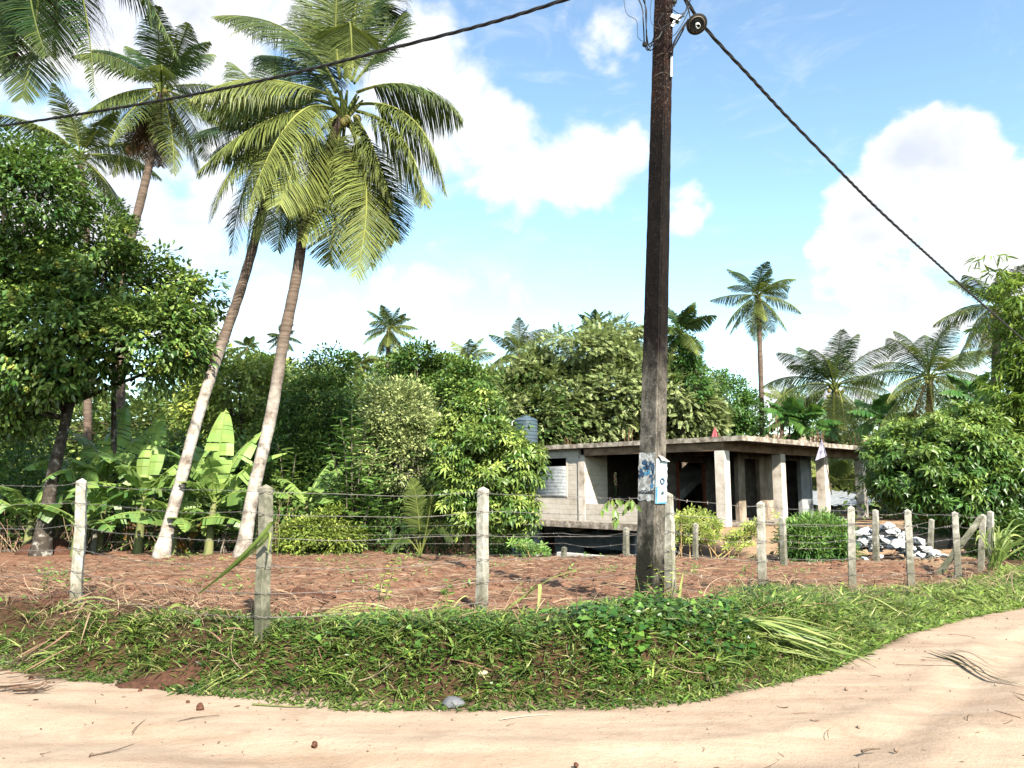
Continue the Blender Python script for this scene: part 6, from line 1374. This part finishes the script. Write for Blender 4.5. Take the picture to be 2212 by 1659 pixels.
# spilled soil with roots
def spill(label, px, rx, ry, h, seed):
    xy = ground_hit(*px); b = MB(); n = 40; g = np.linspace(-1, 1, n); X_, Y_ = np.meshgrid(g, g, indexing='ij'); R_ = np.hypot(X_, Y_)+(fbm(X_*2+seed, Y_*2, 1., 3)-.5)*.8
    x = xy[0]+X_*rx; y = xy[1]+Y_*ry; z = G(x, y)+h*np.clip(1-R_, -.3, 1)*(1+.8*(fbm(X_*6+seed, Y_*6, 2., 3)-.5)); idx = np.arange(n*n).reshape(n, n)
    b.add(np.stack([x, y, z], -1).reshape(-1,3), np.stack([idx[:-1,:-1], idx[1:,:-1], idx[1:,1:], idx[:-1,1:]], -1).reshape(-1,4)); o = b.build('soil_heap', M_darksoil, origin=A(xy[0], xy[1], 0), smooth=True); tag(o, label, 'soil heap')
M_darksoil = roughmat('dark_soil', [(.3,(.045,.021,.013)), (.6,(.11,.05,.03)), (.8,(.19,.095,.058))], 22, .9, 70, bdist=.02)
spill('dark red soil spilled from the bank on to the road at left', (355,1478), .38, .17, .07, 1)
spill('fresh red soil thrown up in a gap of the bank below the leftmost post', (140,1388), .55, .28, .10, 2)
spill('crumbly red soil at the foot of the dark-faced post', (640,1372), .38, .22, .10, 3)
# red-brown heap under the left tree
c = at_ground(105, 1150, 18.2); b = MB(); sphere(b, c+A(0,0,.0), .6, sub=3, rough=.45, seed=4, scl=(.6,.35,.32)); tag(b.build('soil_heap', M_darksoil, origin=c, smooth=True), 'mound of reddish soil and roots at the foot of the mottled trunk', 'soil heap')
# boards left by the lower storey
c = P(1240,1180,21); 

# ---------- sky ----------
w = bpy.data.worlds.new('World'); scene.world = w; w.use_nodes = True
nt = w.node_tree; nt.nodes.clear(); s = NT(nt)
SUN_AZ = math.atan2(.38, -.925)   # clockwise from +Y
SUN_EL = math.radians(38)
tcn = s.n('ShaderNodeTexCoord').outputs['Generated']
sky = s.n('ShaderNodeTexSky'); sky.sky_type = 'NISHITA'; sky.sun_disc = False; sky.sun_elevation = SUN_EL; sky.sun_rotation = SUN_AZ
sky.air_density = 1.0; sky.dust_density = .6; sky.ozone_density = 1.4
def dirpx(u, v): return nrm(P(u, v, 10)-A(0,0,EYE))
tot = None
vert0 = s.n('ShaderNodeSeparateXYZ'); s.l(tcn, vert0.inputs[0])
clouds = [(60,120,420,1.0),(330,60,300,1.0),(560,90,240,.9),(200,420,330,.75),(480,560,300,.75),(330,700,260,.7),(860,120,170,.95),(950,250,170,.95),(1090,330,140,.9),(1230,350,115,.9),(1345,335,60,.8),(700,300,260,.8),
 (1260,90,120,.66),(1190,110,90,.55),(1330,40,70,.5),(880,640,120,.95),(1000,680,130,.8),(1120,690,110,.9),(700,700,170,.8),(1470,480,75,1.0),(1420,505,50,.7),(2010,340,105,1.25),(2110,440,150,1.2),(1890,500,130,1.05),(2230,470,150,1.1),(1790,560,80,.7),(1960,640,200,.85),(2150,620,190,.95),(1780,730,170,.75),(1600,740,120,.5),(2330,620,260,1.0)]
for (u, v, r_, wt) in clouds:
    d = dirpx(u, v); vm = s.n('ShaderNodeVectorMath', operation='DOT_PRODUCT'); s.l(tcn, vm.inputs[0]); vm.inputs[1].default_value = tuple(d)
    ang = math.atan(r_/F*1.0)*.96; v0 = s.mr(vm.outputs['Value'], math.cos(ang*1.5), 1.0, 0, wt)
    tot = v0 if tot is None else s.math('MAXIMUM', tot, v0) if False else s.math('SMOOTH_MAX', tot, v0, .25)
def snoise(scale, det, rough=.6, dist=.0, off=(0,0,0), sc=(1,1,1)):
    mp = s.n('ShaderNodeMapping'); mp.inputs['Location'].default_value = off; mp.inputs['Scale'].default_value = sc; s.l(tcn, mp.inputs[0]); return s.noise(mp.outputs[0], scale, det, rough, dist)
n1 = snoise(5.5, 9, .6, .35, (1.2,.3,.7), (1,1,1.5)); n2 = snoise(17, 7, .62, .2, (4,2,1), (1,1,1.2))
dens = s.math('ADD', tot, s.math('MULTIPLY', s.math('SUBTRACT', n1, .5), 1.7)); dens = s.math('ADD', dens, s.math('MULTIPLY', s.math('SUBTRACT', n2, .5), .55))
def bil(scale, amp):
    global dens
    wv = s.n('ShaderNodeVectorMath', operation='ADD'); s.l(tcn, wv.inputs[0]); nz = s.n('ShaderNodeTexNoise'); nz.inputs['Scale'].default_value = scale*.8; s.l(tcn, nz.inputs['Vector'])
    sc_ = s.n('ShaderNodeVectorMath', operation='SCALE'); s.l(nz.outputs['Color'], sc_.inputs[0]); sc_.inputs['Scale'].default_value = .5/scale; s.l(sc_.outputs[0], wv.inputs[1])
    v_ = s.n('ShaderNodeTexVoronoi', feature='SMOOTH_F1'); v_.inputs['Scale'].default_value = scale; v_.inputs['Smoothness'].default_value = .25; s.l(wv.outputs[0], v_.inputs['Vector'])
    dens = s.math('ADD', dens, s.math('MULTIPLY', s.math('SUBTRACT', .38, v_.outputs['Distance']), amp))
bil(9, .55); bil(22, .30); bil(48, .14)
# random fair-weather cloud elsewhere so that the sky is whole
sx_ = s.mr(vert0.outputs[0], .15, .3); cov = s.mix(sx_, s.mr(dens, .38, .86, 0, 1, True), s.mr(dens, .44, .72, 0, 1, True))
n3 = snoise(3.2, 6, .6, .4, (7,3,2)); vert = s.n('ShaderNodeSeparateXYZ'); s.l(tcn, vert.inputs[0])
sepy = s.mr(vert.outputs[1], .25, -.05, 0, 1); cov2 = s.math('MULTIPLY', s.mr(n3, .50, .62, 0, .9, True), sepy); cov = s.math('MAXIMUM', cov, cov2)
wisp = s.mr(snoise(8, 8, .65, .8, (2,5,1), (1,1,2.5)), .50, .75, 0, .22, True); cov = s.math('MAXIMUM', cov, wisp)
shade = s.mr(snoise(6, 6, .55, .3, (3,1,5), (1,1,1.6)), .42, .62, 0, 1, True)
ccol = s.mix(s.math('MULTIPLY', shade, s.mr(dens, .6, 1.2, .2, .9)), (1.0,1.0,1.0), (.62,.68,.86))
skyb = s.n('ShaderNodeBackground'); skyb.inputs['Strength'].default_value = .115
grad = s.mr(vert.outputs[2], .08, .62)
tintc = s.mix(grad, (1.30,1.42,1.22), (1.12,1.20,1.14))
s.l(s.mix(1.0, sky.outputs[0], tintc, 'MULTIPLY'), skyb.inputs[0])
clb = s.n('ShaderNodeBackground'); s.l(ccol, clb.inputs[0]); clb.inputs['Strength'].default_value = .49
mxs = s.n('ShaderNodeMixShader'); s.l(cov, mxs.inputs[0]); s.l(skyb.outputs[0], mxs.inputs[1]); s.l(clb.outputs[0], mxs.inputs[2])
wo = s.n('ShaderNodeOutputWorld'); s.l(mxs.outputs[0], wo.inputs[0])

sun = bpy.data.lights.new('sun', 'SUN'); sun.energy = 5.0; sun.angle = math.radians(.6); sun.color = (1, .93, .82)
so = bpy.data.objects.new('sun', sun); col.objects.link(so)
sd = Vector((math.sin(SUN_AZ)*math.cos(SUN_EL), math.cos(SUN_AZ)*math.cos(SUN_EL), math.sin(SUN_EL)))
so.rotation_euler = sd.to_track_quat('Z', 'Y').to_euler(); so.location = (0, -10, 30)
cam = bpy.data.cameras.new('camera'); cam.sensor_width = 36; cam.sensor_fit = 'HORIZONTAL'; cam.lens = F/2212*36; cam.clip_end = 2000; cam.clip_start = .05
co = bpy.data.objects.new('camera', cam); col.objects.link(co); co.location = (0, 0, EYE); co.rotation_euler = (PI/2+TILT, 0, 0); scene.camera = co
scene.view_settings.view_transform = 'Standard'; scene.view_settings.look = 'None'; scene.view_settings.exposure = 1.33; scene.view_settings.gamma = 1.0
scene.render.engine = 'CYCLES'
scene.cycles.max_bounces = 4; scene.cycles.diffuse_bounces = 0; scene.cycles.glossy_bounces = 1; scene.cycles.transmission_bounces = 2; scene.cycles.transparent_max_bounces = 4
